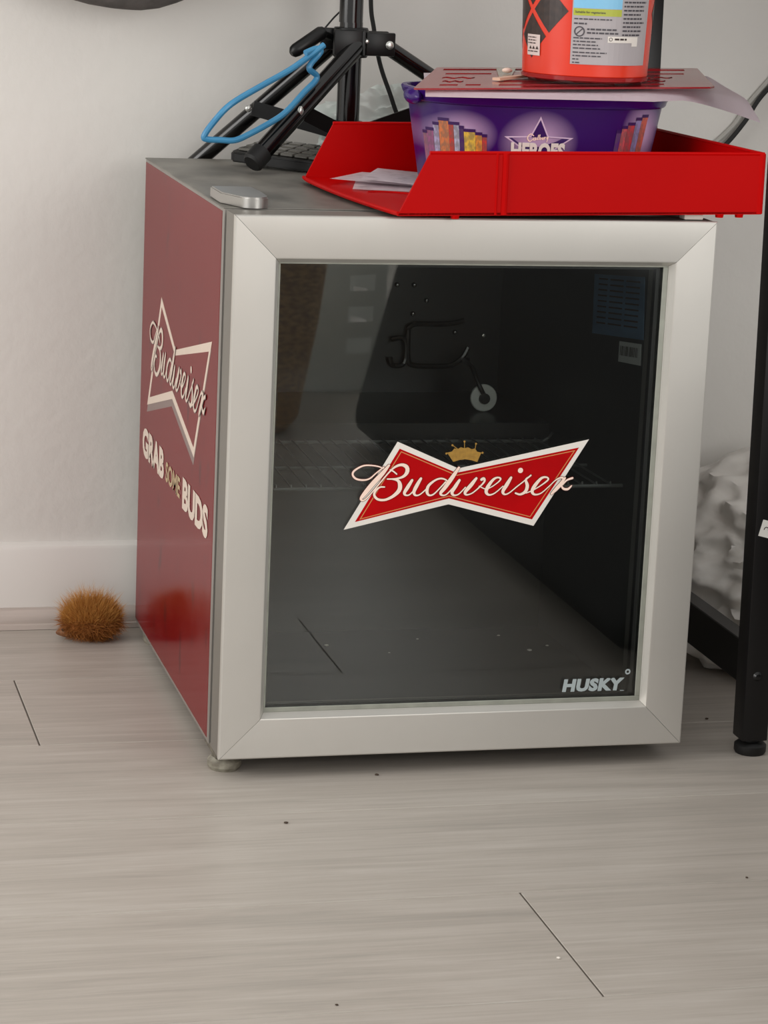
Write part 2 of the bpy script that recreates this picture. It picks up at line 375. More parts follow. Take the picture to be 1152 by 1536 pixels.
bm = new(); prism(bm, q, lambda y, z: Vector((-3.2, y, z)), lambda y, z: Vector((3.2, y, z))); struct('trim_1', bm, M_trim)

# ------------------------------------------------------------------ fridge
ZT, ZB, W, D = 0.4973, 0.0168, 0.430, 0.4731
fr = thing('mini_fridge', (W/2, D/2, 0), 'small glass-door drinks fridge with a red printed side and silver door frame by the wall', 'fridge')
# cabinet: hollow shell with the black moulded cavity
bm = new()
xo0, xo1, yo0, yo1 = 0.0012, W-0.0012, 0.053, D
ox = [(xo0, ZB), (xo1, ZB), (xo1, ZT-0.0012), (xo0, ZT-0.0012)]
mf = [(0.037, 0.050), (0.393, 0.050), (0.393, 0.458), (0.037, 0.458)]   # cavity mouth
fo = [bm.verts.new((x, yo0, z)) for x, z in ox]; bo = [bm.verts.new((x, yo1, z)) for x, z in ox]
mi = [bm.verts.new((x, yo0, z)) for x, z in mf]; m2 = [bm.verts.new((x, yo0+0.012, z)) for x, z in mf]
for i in range(4):
    j = (i+1) % 4
    bm.faces.new((fo[i], fo[j], bo[j], bo[i])); bm.faces.new((fo[i], mi[i], mi[j], fo[j])); bm.faces.new((mi[i], m2[i], m2[j], mi[j]))
bm.faces.new(bo)
cabinet = obj('cabinet', bm, M_greytrim, fr, smooth=20)
# liner: tapered cavity with a compressor step low at the back
bm = new()
def cx(y): return 0.022*(y-0.062)/0.378
pf = [(0.065, 0.050), (0.285, 0.0525), (0.285, 0.262), (0.440, 0.264), (0.440, 0.448), (0.065, 0.456)]
Lv = [bm.verts.new((0.037+cx(y), y, z)) for y, z in pf]; Rv = [bm.verts.new((0.393-cx(y), y, z)) for y, z in pf]
for i in range(5): bm.faces.new((Lv[i], Rv[i], Rv[i+1], Lv[i+1]))
bm.faces.new((Lv[0], Lv[1], Lv[2], Lv[5])); bm.faces.new((Lv[2], Lv[3], Lv[4], Lv[5]))
bm.faces.new((Rv[0], Rv[5], Rv[2], Rv[1])); bm.faces.new((Rv[2], Rv[5], Rv[4], Rv[3]))
ed = [e for e in bm.edges if len(e.link_faces) == 2 and e.calc_face_angle(0) > 0.2]
bmesh.ops.bevel(bm, geom=ed, offset=0.006, segments=3, affect='EDGES', profile=0.5)
liner = obj('liner', bm, M_liner, fr)
bm = new(); box(bm, (0.0, 0.0525, ZT-0.0012), (W, D, ZT), 0.0005, 1); obj('top_panel', bm, M_top, fr, smooth=0, label='dusty grey top panel')
bm = new(); box(bm, (0.0009, 0.0635, ZB+0.003), (0.0018, D-0.001, ZT-0.004), 0.0003, 1); sidep = obj('side_panel', bm, M_red, fr, smooth=0, label='glossy red side panel with printed emblem')
bm = new(); box(bm, (W-0.0011, 0.0635, ZB+0.003), (W+0.0002, D-0.001, ZT-0.004), 0.0003, 1); obj('side_panel', bm, M_greytrim, fr, smooth=0, label='plain grey side panel')
# side print, mirrored plane x = const, reading front to back
SX = 0.0009
def side(d):
    return lambda x, z: Vector((SX-d, 0.428-x*0.00153, 0.2544+z*0.00153))
SBASE = side
def sideT(d):
    # the printed tie as measured on the panel (local mm of the door logo -> panel)
    return lambda x, z: Vector((SX-d, 0.428-x*0.001528, 0.2525+z*0.00153))
bm = new(); prism(bm, [(x-1.5, z-5) for x, z in TIE_OUT], sideT(-0.0001), sideT(0.00012)); obj('emblem_shadow', bm, M_sideshadow, sidep, smooth=0)
bm = new(); prism(bm, TIE_OUT, sideT(0.0001), sideT(0.0003)); obj('bow_tie_emblem', bm, M_sidewhite, sidep, smooth=0)
bm = new(); prism(bm, TIE_RED, sideT(0.0003), sideT(0.0004)); obj('bow_tie_field', bm, M_red, sidep, smooth=0)
bm = new(); brush(bm, STROKES, 2.3, sideT, 0.00052, 0.5); obj('script_outline', bm, M_sideshadow, sidep, smooth=0)
bm = new(); brush(bm, STROKES, 2.3, sideT, 0.0008); disc(bm, I_DOT, 2.3, sideT(0.0008)); obj('script_lettering', bm, M_sidewhite, sidep, smooth=0)
def sideY(d, ys, zs): return lambda x, z: Vector((SX-d, ys-x, zs+z))
for s_, y_, z_ in (('GRAB', 0.4495, 0.1985), ('BUDS', 0.215, 0.196)):
    bm = new(); merge(bm, fit_text(s_, 0.130, 0.0305, sideY(0.0004, y_, z_), bold=0.05)); obj('slogan_lettering', bm, M_sidewhite, sidep, smooth=0, label='cream slogan lettering')
bm = new(); merge(bm, fit_text('SOME', 0.080, 0.020, sideY(0.0004, 0.309, 0.2015), bold=0.03)); obj('slogan_lettering', bm, M_sidekhaki, sidep, smooth=0, label='khaki slogan lettering')
# door gasket + rails
bm = new()
for lo, hi in (((0.004, 0.040, 0.0215), (0.037, 0.0545, ZT-0.004)), ((W-0.037, 0.040, 0.0215), (W-0.004, 0.0545, ZT-0.004)), ((0.037, 0.040, 0.0215), (W-0.037, 0.0545, 0.050)), ((0.037, 0.040, 0.458), (W-0.037, 0.0545, ZT-0.004))):
    box(bm, lo, hi)
obj('door_gasket', bm, M_gasket, fr, smooth=0)
DZ0, DZ1 = 0.0191, 0.4973
bm = new()
for lo, hi in (((0.0005, 0.0062, DZ0+0.0005), (0.0395, 0.0405, DZ1-0.0006)), ((W-0.0395, 0.0062, DZ0+0.0005), (W-0.0005, 0.0405, DZ1-0.0006)), ((0.0395, 0.0062, DZ0+0.0005), (W-0.0395, 0.0405, DZ0+0.0395)), ((0.0395, 0.0062, DZ1-0.0395), (W-0.0395, 0.0405, DZ1-0.0006))):
    box(bm, lo, hi)
door = obj('door_core', bm, mat('door_side_grey', (122, 118, 111), 0.45, 0.2, var=0.05), fr, smooth=0, label='darker grey door edge')
prof = [(0.0, 0.0060), (0.0, 0.0014), (0.0004, 0.0005), (0.0014, 0.0), (0.0350, 0.0), (0.0362, 0.0004), (0.0402, 0.0075), (0.0402, 0.0088), (0.0385, 0.0088), (0.0385, 0.0060)]
def corner(k, o):
    return [(o, DZ0+o), (W-o, DZ0+o), (W-o, DZ1-o), (o, DZ1-o)][k % 4]
for k in range(4):
    bm = new(); a = []; b = []
    for o_, y in prof:
        p = Vector((*corner(k, o_),)); q_ = Vector((*corner(k+1, o_),)); d = (q_-p).normalized()*0.00018
        p += d; q_ -= d
        a.append(bm.verts.new((p.x, y, p.y))); b.append(bm.verts.new((q_.x, y, q_.y)))
    n = len(prof)
    for i in range(n): bm.faces.new((a[i], a[(i+1) % n], b[(i+1) % n], b[i]))
    bm.faces.new(a[::-1]); bm.faces.new(b)
    obj('frame_rail', bm, M_alu, door, smooth=25)
# inner bead strip round the glass
bm = new()
gx0, gx1, gz0, gz1 = 0.0402, W-0.0402, DZ0+0.0402, DZ1-0.0402
for lo, hi in (((gx0, 0.0076, gz0+0.0042), (gx0+0.0016, 0.0090, gz1-0.0012)), ((gx1-0.0045, 0.0076, gz0+0.0042), (gx1, 0.0090, gz1-0.0012)), ((gx0, 0.0076, gz0), (gx1, 0.0090, gz0+0.0042)), ((gx0, 0.0076, gz1-0.0012), (gx1, 0.0090, gz1))):
    box(bm, lo, hi, 0.0003, 1)
obj('glazing_bead', bm, mat('grey_glazing_bead', (150, 152, 142), 0.4, var=0.1, vscale=(60, 60, 60)), door, smooth=0, label='grey glazing bead')
bm = new(); box(bm, (gx0-0.001, 0.0092, gz0-0.001), (gx1+0.001, 0.0132, gz1+0.001)); pane = obj('glass_pane', bm, M_glass, fr, smooth=0)
bm = new()
for lo, hi in (((gx0, 0.0135, gz0), (gx0+0.004, 0.0155, gz1)), ((gx1-0.009, 0.0135, gz0), (gx1, 0.0155, gz1)), ((gx0, 0.0135, gz0), (gx1, 0.0155, gz0+0.006)), ((gx0, 0.0135, gz1-0.004), (gx1, 0.0155, gz1))):
    box(bm, lo, hi)
obj('spacer_frame', bm, M_gasket, fr, smooth=0)
YG = 0.0092
def dg_(d): return lambda x, z: Vector((0.106+x*0.001, YG-d, 0.222+z*0.001))
bm = new(); prism(bm, TIE_OUT, dg_(0.00002), dg_(0.00012)); obj('bow_tie_emblem', bm, M_pwhite, pane, smooth=0)
bm = new(); prism(bm, TIE_RED, dg_(0.00012), dg_(0.0002)); obj('bow_tie_field', bm, M_pred, pane, smooth=0)
bm = new()
def inset(P, t): 
    c = [sum(p[i] for p in P)/len(P) for i in (0, 1)]
    return [(p[0]+(c[0]-p[0])*t, p[1]+(c[1]-p[1])*t) for p in P]
n = len(TIE_GOLD)
G2 = []
for i in range(n):
    p0, p1, p2 = Vector(TIE_GOLD[i-1]), Vector(TIE_GOLD[i]), Vector(TIE_GOLD[(i+1) % n])
    d1 = (p1-p0).normalized(); d2 = (p2-p1).normalized(); n1 = Vector((d1.y, -d1.x)); n2 = Vector((d2.y, -d2.x))
    bis = (n1+n2).normalized(); G2.append(p1+bis*0.8/max(0.3, bis.dot(n1)))
for i in range(n): poly(bm, [TIE_GOLD[i], TIE_GOLD[(i+1) % n], tuple(G2[(i+1) % n]), tuple(G2[i])], dg_(0.00026))
obj('gold_line', bm, M_pgold, pane, smooth=0)
bm = new(); brush(bm, STROKES, 1.95, dg_, 0.0003, 0.4); obj('script_outline', bm, M_pline, pane, smooth=0)
bm = new(); brush(bm, STROKES, 1.95, dg_, 0.00055); disc(bm, I_DOT, 2.4, dg_(0.00055)); obj('script_lettering', bm, M_pcream, pane, smooth=0)
bm = new(); prism(bm, CROWN, dg_(0.00002), dg_(0.00012))
for c in CROWN_DOTS: disc(bm, c, 1.0, dg_(0.00012), 8)
for a, b in zip(CROWN_DOTS, ((11.3, 0), (0, 0), (0, 0), (0, 0), (0, 0))):
    pass
for c, base in zip(CROWN_DOTS, (CROWN[13], CROWN[11], CROWN[8], CROWN[6], CROWN[0])):
    dx, dz = base[0]-c[0], base[1]-c[1]; l = math.hypot(dx, dz) or 1; nx, nz = -dz/l*0.3, dx/l*0.3
    poly(bm, [(c[0]+nx, c[1]+nz), (c[0]-nx, c[1]-nz), (base[0]-nx, base[1]-nz), (base[0]+nx, base[1]+nz)], dg_(0.0001))
obj('crown_emblem', bm, M_pcrown, pane, smooth=0)
HN = lambda x, z: Vector((0.3157+x+0.018*z, YG-0.0001, 0.0688+z))
bm = new(); merge(bm, fit_text('HUSKY', 0.0575, 0.0122, lambda x, z: HN(x+z*0.12, z), bold=0.06, space=1.08)); ring2d(bm, (0.0615, 0.0175), 0.0012, 0.0026, HN); rect(bm, 0.0555, -0.0003, 0.0590, 0.0003, HN)
obj('maker_lettering', bm, M_pgrey, pane, smooth=0)
# hinge cap on top
bm = new()
arc = [(0.0265+0.0125*math.cos(a), 0.0560+0.0125*math.sin(a)) for a in [math.radians(x) for x in range(190, 371, 15)]]
pts = [(0.0030, 0.132), (0.0030, 0.084)]+arc+[(0.0400, 0.090), (0.0400, 0.132)]
prism(bm, pts, lambda x, y: Vector((x, y, ZT+0.0006)), lambda x, y: Vector((x, y, ZT+0.0098)))
bmesh.ops.bevel(bm, geom=[e for e in bm.edges if all(v.co.z > ZT+0.009 for v in e.verts)], offset=0.0012, segments=2, affect='EDGES')
obj('hinge_cap', bm, M_alu2, fr, label='silver hinge cap')
# feet
for x, y in ((0.0125, 0.036), (W-0.020, 0.075), (0.020, D-0.03), (W-0.020, D-0.03)):
    bm = new(); lathe(bm, [(0, 0), (0.013, 0), (0.0155, 0.0035), (0.0155, 0.0085), (0.012, 0.0120), (0.006, 0.0122), (0.006, 0.0185), (0, 0.0185)], (x, y, 0), 16)
    obj('foot', bm, mat('worn_grey_foot', (150, 146, 132), 0.45, rgb2=(110, 104, 92), vscale=(120, 120, 120)), fr)
bm = new(); box(bm, (0.0015, 0.022, 0.0125), (0.030, 0.075, 0.0186), 0.001, 1); obj('lower_hinge', bm, mat('worn_lower_hinge', (112, 106, 94), 0.55, rgb2=(70, 64, 56), vscale=(90, 90, 90)), fr)
# shelf
bm = new(); zs = 0.2455
for y in (0.072, 0.160, 0.276): tube(bm, [(0.046+cx(y), y, zs), (0.384-cx(y), y, zs)], 0.0017, 6)
for k in range(24):
    x = 0.058+k*0.0136; t = (x-0.215)
    tube(bm, [(x, 0.070, zs+0.0045), (x, 0.069, zs+0.0025), (x, 0.072, zs+0.0020), (x-t*0.05, 0.278, zs+0.0020)], 0.0009, 5)
tube(bm, [(0.372, 0.276, zs), (0.377, 0.276, zs+0.003), (0.380, 0.272, zs+0.009)], 0.0015, 6)
obj('wire_shelf', bm, M_wire, fr)
# evaporator tubes and fixings on the back wall
yb = 0.434
bm = new()
for pts in ([(0.253, 0.320), (0.268, 0.320), (0.2685, 0.296), (0.256, 0.293), (0.2525, 0.302)],
            [(0.270, 0.331), (0.278, 0.336), (0.300, 0.336), (0.318, 0.337), (0.330, 0.340)],
            [(0.271, 0.330), (0.272, 0.300), (0.278, 0.293), (0.300, 0.292), (0.318, 0.293), (0.330, 0.301), (0.336, 0.312)]):
    tube(bm, smoothpts([(x, yb, z) for x, z in pts], 4), 0.0028, 8)
obj('evaporator_tube', bm, M_coil, fr)
for x, z in ((0.3525, 0.330), (0.322, 0.333), (0.276, 0.352), (0.290, 0.366), (0.258, 0.382), (0.276, 0.382)):
    bm = new(); lathe(bm, [(0, -0.004), (0.0018, -0.0035), (0.0026, -0.0015), (0.0026, 0.004), (0, 0.004)], (x, 0.4385, z-0.006), 10, 'y'); obj('fixing_stud', bm, M_screw if x > 0.35 else M_coil, fr)
bm = new(); lathe(bm, [(0, -0.0015), (0.0130, -0.0015), (0.0138, -0.0008), (0.0138, 0.0015), (0, 0.0015)], (0.327, 0.340, 0.2755), 24, 'y')
bmesh.ops.rotate(bm, cent=(0.327, 0.340, 0.2755), matrix=Matrix.Rotation(-0.12, 3, 'X'), verts=bm.verts)
bmesh.ops.translate(bm, vec=(0, 0, 0.0012), verts=bm.verts)
sens = obj('sensor_disc', bm, mat('sensor_disc_grey', (196, 198, 192), 0.5, var=0.05), fr, label='pale grey sensor disc')
bm = new(); tube(bm, smoothpts([(0.335, 0.430, 0.300), (0.320, 0.390, 0.305), (0.3165, 0.352, 0.306), (0.3200, 0.338, 0.292), (0.3265, 0.3370, 0.2800)], 5), 0.0024, 8); lathe(bm, [(0, -0.0035), (0.0055, -0.003), (0.0055, 0.0), (0, 0.0)], (0.327, 0.3375, 0.2765), 12, 'y'); obj('sensor_wire', bm, M_blkplast, sens)
# stickers on the inner right wall
def rw(d): return lambda y, z: Vector((0.393-cx(y)-d, y, z))
bm = new(); prism(bm, [(0.072, 0.438), (0.1900, 0.424), (0.1870, 0.368), (0.066, 0.3815)], rw(0.0002), rw(0.0009))
bl = obj('info_sheet', bm, mat('blue_info_sheet', (96, 128, 158), 0.6, rgb2=(70, 98, 128), vscale=(10, 10, 40)), fr, smooth=0, label='blue printed sheet on the inner wall')
bm = new()
for k in range(9):
    z0 = 0.428-k*0.0052
    for a, b in ((0.080, 0.112), (0.118, 0.150), (0.156, 0.178)): poly(bm, [(a, z0-(a-0.07)*0.11+0.006), (b, z0-(b-0.07)*0.11+0.006), (b, z0-(b-0.07)*0.11+0.0045), (a, z0-(a-0.07)*0.11+0.0045)], rw(0.0011))
obj('print_lines', bm, M_pdark, bl, smooth=0)
bm = new(); prism(bm, [(0.070, 0.377), (0.1200, 0.3715), (0.1200, 0.3525), (0.0690, 0.3575)], rw(0.0002), rw(0.0009)); bl = obj('barcode_label', bm, mat('barcode_label_white', (200, 202, 200), 0.5, var=0.02), fr, smooth=0, label='white barcode label on the inner wall')
bm = new()
for k in range(22):
    y = 0.0755+k*0.0019; wd = random.choice((0.0006, 0.0010, 0.0013)); zz = 0.3755-(y-0.07)*0.11
    poly(bm, [(y, zz-0.0025), (y+wd, zz-0.0025), (y+wd, zz-0.0115), (y, zz-0.0115)], rw(0.0011))
obj('barcode_bars', bm, M_pdark, bl, smooth=0)

# crumbs inside the fridge
for x, y, r in ((0.150, 0.235, 0.0022), (0.205, 0.205, 0.0012), (0.345, 0.20, 0.0022), (0.368, 0.215, 0.0016), (0.245, 0.25, 0.0012), (0.330, 0.255, 0.0014)):
    bm = new(); bmesh.ops.create_icosphere(bm, subdivisions=1, radius=r)
    for v in bm.verts: v.co = Vector((v.co.x*random.uniform(0.8, 1.6), v.co.y, v.co.z*0.5)); 
    bmesh.ops.translate(bm, vec=(x, y, 0.0522+r*0.4), verts=bm.verts)
    obj('crumb', bm, M_pwhite, None, smooth=0, label='pale crumb lying on the black fridge floor behind the glass', category='crumb', group='crumbs inside the fridge')

# ------------------------------------------------------------------ letter tray
TO = Vector((0.1363, -0.0155, 0.5003)); tz, tt = math.radians(4.14), math.radians(0.54)
TU = Vector((math.cos(tz)*math.cos(tt), math.sin(tz)*math.cos(tt), math.sin(tt))); TV = Vector((-math.sin(tz), math.cos(tz), 0)); TN = TU.cross(TV)
def T(u, v, n): return TO+TU*u+TV*v+TN*n
TW, TD, TH, th = 0.3381, 0.2781, 0.0529, 0.0024
tr = thing('letter_tray', (TO+TU*0.18+TV*0.15), 'red plastic letter tray lying open on the fridge, its end past the edge', 'tray')
bm = new()
lip = smoothpts([(0.0, 0.0), (-0.004, 0.05), (-0.007, 0.148), (-0.004, 0.246), (0.0, TD)], 5)
prism(bm, lip+[(TW, TD), (TW, 0)], lambda u, v: T(u, v, 0), lambda u, v: T(u, v, th)); 
tube(bm, [T(u, v, 0.0022) for u, v in lip], 0.0018, 8)
obj('tray_base', bm, M_tray, tr)
def tray_wall(v0, v1):
    bm = new(); prism(bm, [(0.0, 0.0006), (TW, 0.0006), (TW, TH), (0.0285, TH), (0.0262, TH-0.002)], lambda u, n: T(u, v0, n), lambda u, n: T(u, v1, n)); return bm
bm = tray_wall(0, th)
tube(bm, [T(0.0268, th/2, TH), T(TW, th/2, TH)], 0.0017, 8)
obj('side_wall', bm, M_tray, tr)
bm = tray_wall(TD-th, TD); tube(bm, [T(0.0268, TD-th/2, TH), T(TW, TD-th/2, TH)], 0.0017, 8); obj('side_wall', bm, M_tray, tr)
bm = new(); box(bm, (0, 0, 0), (1, 1, 1))
for v in bm.verts: v.co = T(TW-th+v.co.x*th, v.co.y*TD, 0.0006+v.co.z*(TH-0.0006))
tube(bm, [T(TW-th/2, 0, TH), T(TW-th/2, TD, TH)], 0.0017, 8)
obj('end_wall', bm, M_tray, tr)
for u0, r0, v0 in ((0.0875, 0.0012, 0.0002), (0.0950, 0.0028, 0.0002), (TW-0.002, 0.0036, 0.002)):
    bm = new(); tube(bm, [T(u0, v0, 0.0006), T(u0, v0, TH)], r0, 10); obj('rib', bm, M_tray, tr)
for u, v in ((0.052, 0.003), (0.299, 0.003), (0.318, 0.003), (0.052, TD-0.01), (0.33, TD-0.01)):
    bm = new(); lathe(bm, [(0, -0.0028), (0.0035, -0.0028), (0.004, 0), (0, 0.0004)], (0, 0, 0), 10); bmesh.ops.translate(bm, vec=T(u, v, 0), verts=bm.verts); obj('stacking_peg', bm, M_tray, tr)
bm = new(); arcp = [(0.030+0.038*math.sin(a), 0.10+0.055*math.cos(a)*1.0) for a in [math.radians(x) for x in range(-10, 200, 12)]]
tube(bm, [T(u-0.0, v, th+0.0004) for u, v in arcp if u > 0.001], 0.0009, 6); obj('finger_arc', bm, M_tray, tr)
bm = new(); box(bm, (0.403, 0.012, ZT+0.0001), (0.421, 0.026, ZT+0.0050), 0.0012, 2); obj('eraser', bm, mat('white_eraser', (222, 214, 204), 0.6, var=0.05), None, label='small white rubber pinched under the overhanging end of the red tray', category='eraser')

# papers in the tray
def sheet(name, corners, n=10, amp=0.002, seed=0, thick=0.0004, z0=None, curl=None):
    bm = new(); g = []
    a, b, c, d = [Vector(x) for x in corners]
    for i in range(n+1):
        row = []
        for j in range(n+1):
            s, t = i/n, j/n
            p = a*(1-s)*(1-t)+b*s*(1-t)+c*s*t+d*(1-s)*t
            k = noise.noise(Vector((s*2.3+seed, t*2.1, seed*1.7)))
            p.z += amp*(k if z0 is None else abs(k))
            if curl: p = p+curl(s, t)
            row.append(bm.verts.new(p))
        g.append(row)
    for i in range(n):
        for j in range(n): bm.faces.new((g[i][j], g[i+1][j], g[i+1][j+1], g[i][j+1]))
    r = bmesh.ops.solidify(bm, geom=bm.faces[:], thickness=thick)
    return bm
for i, (c, lab) in enumerate((
    ([(0.012, 0.165), (0.30, 0.03), (0.325, 0.20), (0.05, 0.270)], 'lowest white sheet with a sharp corner inside the red tray'),
    ([(0.006, 0.215), (0.29, 0.06), (0.30, 0.25), (0.055, 0.272)], 'middle creased sheet of the papers inside the red tray'),
    ([(0.024, 0.180), (0.325, 0.05), (0.325, 0.26), (0.07, 0.270)], 'topmost printed sheet of the papers inside the red tray'))):
    bm = sheet('sheet', [T(u, v, th+0.0016+0.0009*i) for u, v in c], 10, 0.0, i*3.1, curl=lambda s, t, i=i: Vector((0, 0, max(0, 0.25-s)*0.012*i)))
    obj('paper_sheet', bm, mat('tray_paper', (244, 234, 238), 0.8, rgb2=(196, 186, 190), vscale=(60, 240, 10), contrast=(0.52, 0.72)), None, label=lab, category='paper', group='papers in the red tray')

# ------------------------------------------------------------------ purple tub
TC = Vector((0.3125, 0.1785, 0)); TZ0, TZ1 = 0.5105, 0.5962
def tub_ab(z):
    k = (z-TZ0)/(TZ1-TZ0); return 0.104+0.0150*k, 0.064+0.0125*k
def tub_pt(s, z, d=0.0, ex=2.7):
    """s: angle, -pi/2 faces the viewer"""
    a, b = tub_ab(z); a += d; b += d
    c, si = math.cos(s), math.sin(s)
    return Vector((TC.x+a*math.copysign(abs(c)**(2/ex), c), TC.y+b*math.copysign(abs(si)**(2/ex), si), z))
def purple_mat():
    m = bpy.data.materials.new('purple_printed_plastic'); m.use_nodes = True; nt = m.node_tree; b = nt.nodes['Principled BSDF']; L = nt.links.new
    tc = nt.nodes.new('ShaderNodeTexCoord'); acc = None
    for (x, z, sx, sz) in ((-0.0165, 0.043, 0.036, 0.028), (-0.086, 0.047, 0.031, 0.022), (0.086, 0.052, 0.023, 0.030)):
        mp = nt.nodes.new('ShaderNodeMapping'); mp.vector_type = 'POINT'
        mp.inputs['Location'].default_value = (-x/sx, 0, -z/sz); mp.inputs['Scale'].default_value = (1/sx, 0, 1/sz)
        L(tc.outputs['Object'], mp.inputs[0])
        le = nt.nodes.new('ShaderNodeVectorMath'); le.operation = 'LENGTH'; L(mp.outputs[0], le.inputs[0])
        mr = nt.nodes.new('ShaderNodeMapRange'); mr.inputs[1].default_value = 1.05; mr.inputs[2].default_value = 0.25; mr.inputs[3].default_value = 0; mr.inputs[4].default_value = 1
        L(le.outputs['Value'], mr.inputs[0])
        if acc is None: acc = mr.outputs[0]
        else:
            mxx = nt.nodes.new('ShaderNodeMath'); mxx.operation = 'MAXIMUM'; L(acc, mxx.inputs[0]); L(mr.outputs[0], mxx.inputs[1]); acc = mxx.outputs[0]
    mx = nt.nodes.new('ShaderNodeMix'); mx.data_type = 'RGBA'; L(acc, mx.inputs[0])
    mx.inputs[6].default_value = (*s2l((50, 8, 96)), 1); mx.inputs[7].default_value = (*s2l((188, 160, 196)), 1)
    L(mx.outputs[2], b.inputs['Base Color']); b.inputs['Roughness'].default_value = 0.3
    return m
M_purple = purple_mat()
M_purple2 = mat('purple_rim_plastic', (52, 14, 104), 0.22, var=0.06)
tub = thing('confectionery_tub', (TC.x, TC.y, TZ0-0.006), 'purple oval confectionery tub with a white star print standing in the red tray', 'tub')
NS = 96
def tubring(bm, prof):
    rings = [[bm.verts.new(tub_pt(2*PI*k/NS, z, d)) for k in range(NS)] for z, d in prof]
    for a, b in zip(rings, rings[1:]):
        for k in range(NS): bm.faces.new((a[k], a[(k+1) % NS], b[(k+1) % NS], b[k]))
    return rings
bm = new(); rr = tubring(bm, [(TZ0+0.002, -0.004), (TZ0, -0.002), (TZ0+0.003, 0), (0.55, 0), (0.587, 0), (0.587, -0.0015), (TZ0+0.004, -0.0018)])
bm.faces.new(rr[0]); bm.faces.new(rr[-1]); tb = obj('tub_body', bm, M_purple, tub)
bm = new(); rr = tubring(bm, [(0.5840, 0.0004), (0.5850, 0.0022), (0.5865, 0.0030), (0.5890, 0.0032), (0.5915, 0.0042), (0.5948, 0.0046), (0.5962, 0.0034), (0.5962, -0.001), (0.5840, -0.0016)])
for k in range(NS): bm.faces.new((rr[-1][k], rr[-1][(k+1) % NS], rr[0][(k+1) % NS], rr[0][k]))
obj('tub_rim', bm, M_purple2, tub, label='dark purple rolled rim')
bm = new(); ls = PI*1.04
c0 = tub_pt(ls, 0.5885, 0.004)
bmesh.ops.create_uvsphere(bm, u_segments=14, v_segments=8, radius=0.0085); bmesh.ops.scale(bm, vec=(0.8, 2.6, 0.9), verts=bm.verts); bmesh.ops.translate(bm, vec=c0, verts=bm.verts); obj('lug', bm, M_purple2, tub)
# prints on the front: x across from the tub's middle, z height; laid on the curved wall
def tubf(d):
    def f(x, z):
        a, b = tub_ab(z); x = x*a/tub_ab(0.565)[0]; a += d; b += d; ex = 2.7
        q = min(0.9995, abs(x)/a)
        return Vector((TC.x+x, TC.y-b*(1-q**ex)**(1/ex), z))
    return f
def S2(x, z, sx=1, sz=1): return (x*sx, z*sz)
SC = (-0.0165, 0.5497)
star = []
for k in range(10):
    r = 0.0302 if k % 2 == 0 else 0.0130; a = PI/2+k*PI/5
    star.append((SC[0]+r*math.cos(a), SC[1]+r*math.sin(a)*0.80))
bm = new(); o_ = [(SC[0]+(x-SC[0])*1.13, SC[1]+(z-SC[1])*1.13) for x, z in star]
for i in range(10): poly(bm, [star[i], star[(i+1) % 10], o_[(i+1) % 10], o_[i]], tubf(0.0004))
obj('star_outline', bm, mat('print_pale_lilac', (214, 190, 218), 0.4, var=0.03), tb, smooth=0)
bm = new(); me = fill2d([star]); merge(bm, remap(me, tubf(0.0003))); obj('star_print', bm, mat('print_deep_purple', (50, 8, 92), 0.35, var=0.05), tb, smooth=0)
bm = new(); merge(bm, fit_text('HEROES', 0.0515, 0.0160, lambda x, z: tubf(0.0008)(SC[0]-0.0262+x, 0.5373+z), bold=0.05)); obj('title_lettering', bm, M_pwhite, tb, smooth=0)
cad = [[(2, 3.2, .7), (0, 4.6, .8), (-2, 3, .9), (-2.2, 1, .9), (-.5, -.6, .8), (1.6, .8, .6)], [(3.4, 1.6, .7), (2.2, 1.6, .7), (2.0, .3, .7), (3.2, .4, .7), (3.6, 2, .6), (3.7, .3, .7)], [(5.6, 3.6, .7), (5.2, 1.8, .7), (4.5, .8, .7), (5.3, .4, .6), (5.7, .8, .6)], [(6.6, 3.8, .7), (6.4, 1, .7), (7.2, .6, .7), (7.5, 1.6, .6), (6.6, 1.8, .6)], [(8.4, 1.8, .6), (8.3, .7, .7), (9, .6, .7), (9.2, 2, .6), (9.2, .4, .6)], [(10, 2.1, .6), (10, .5, .6), (10.3, 1.8, .6), (11, 2, .6)], [(11.8, 2.1, .6), (11.9, .8, .6), (12.8, 2.1, .6), (11.9, -1.3, .6)]]
bm = new(); brush(bm, cad, 0.95, lambda d: (lambda x, z: tubf(d)(SC[0]-0.0082+x*0.00128, 0.5552+z*0.00128+x*0.00006)), 0.0008); obj('brand_script', bm, M_pcream, tb, smooth=0)
bars = [(-0.1124, 0.5560, 0.0015, (150, 96, 120)), (-0.1109, 0.559, 0.0042, (150, 84, 128)), (-0.1066, 0.5645, 0.0036, (170, 160, 196)), (-0.1028, 0.5690, 0.0072, (206, 120, 70)), (-0.0955, 0.5660, 0.0035, (196, 60, 50)), (-0.0918, 0.5660, 0.0042, (178, 182, 206)), (-0.0874, 0.5630, 0.0034, (60, 20, 100)), (-0.0838, 0.5605, 0.0094, (226, 190, 70)), (-0.0742, 0.5580, 0.0055, (230, 150, 56)), (-0.0685, 0.5565, 0.0040, (200, 60, 56)),
        (0.0577, 0.5630, 0.0049, (90, 40, 120)), (0.0628, 0.5670, 0.0055, (206, 84, 92)), (0.0685, 0.5700, 0.0074, (190, 60, 70)), (0.0761, 0.5745, 0.0060, (140, 130, 180)), (0.0823, 0.5770, 0.0066, (196, 96, 80))]
mcache = {}
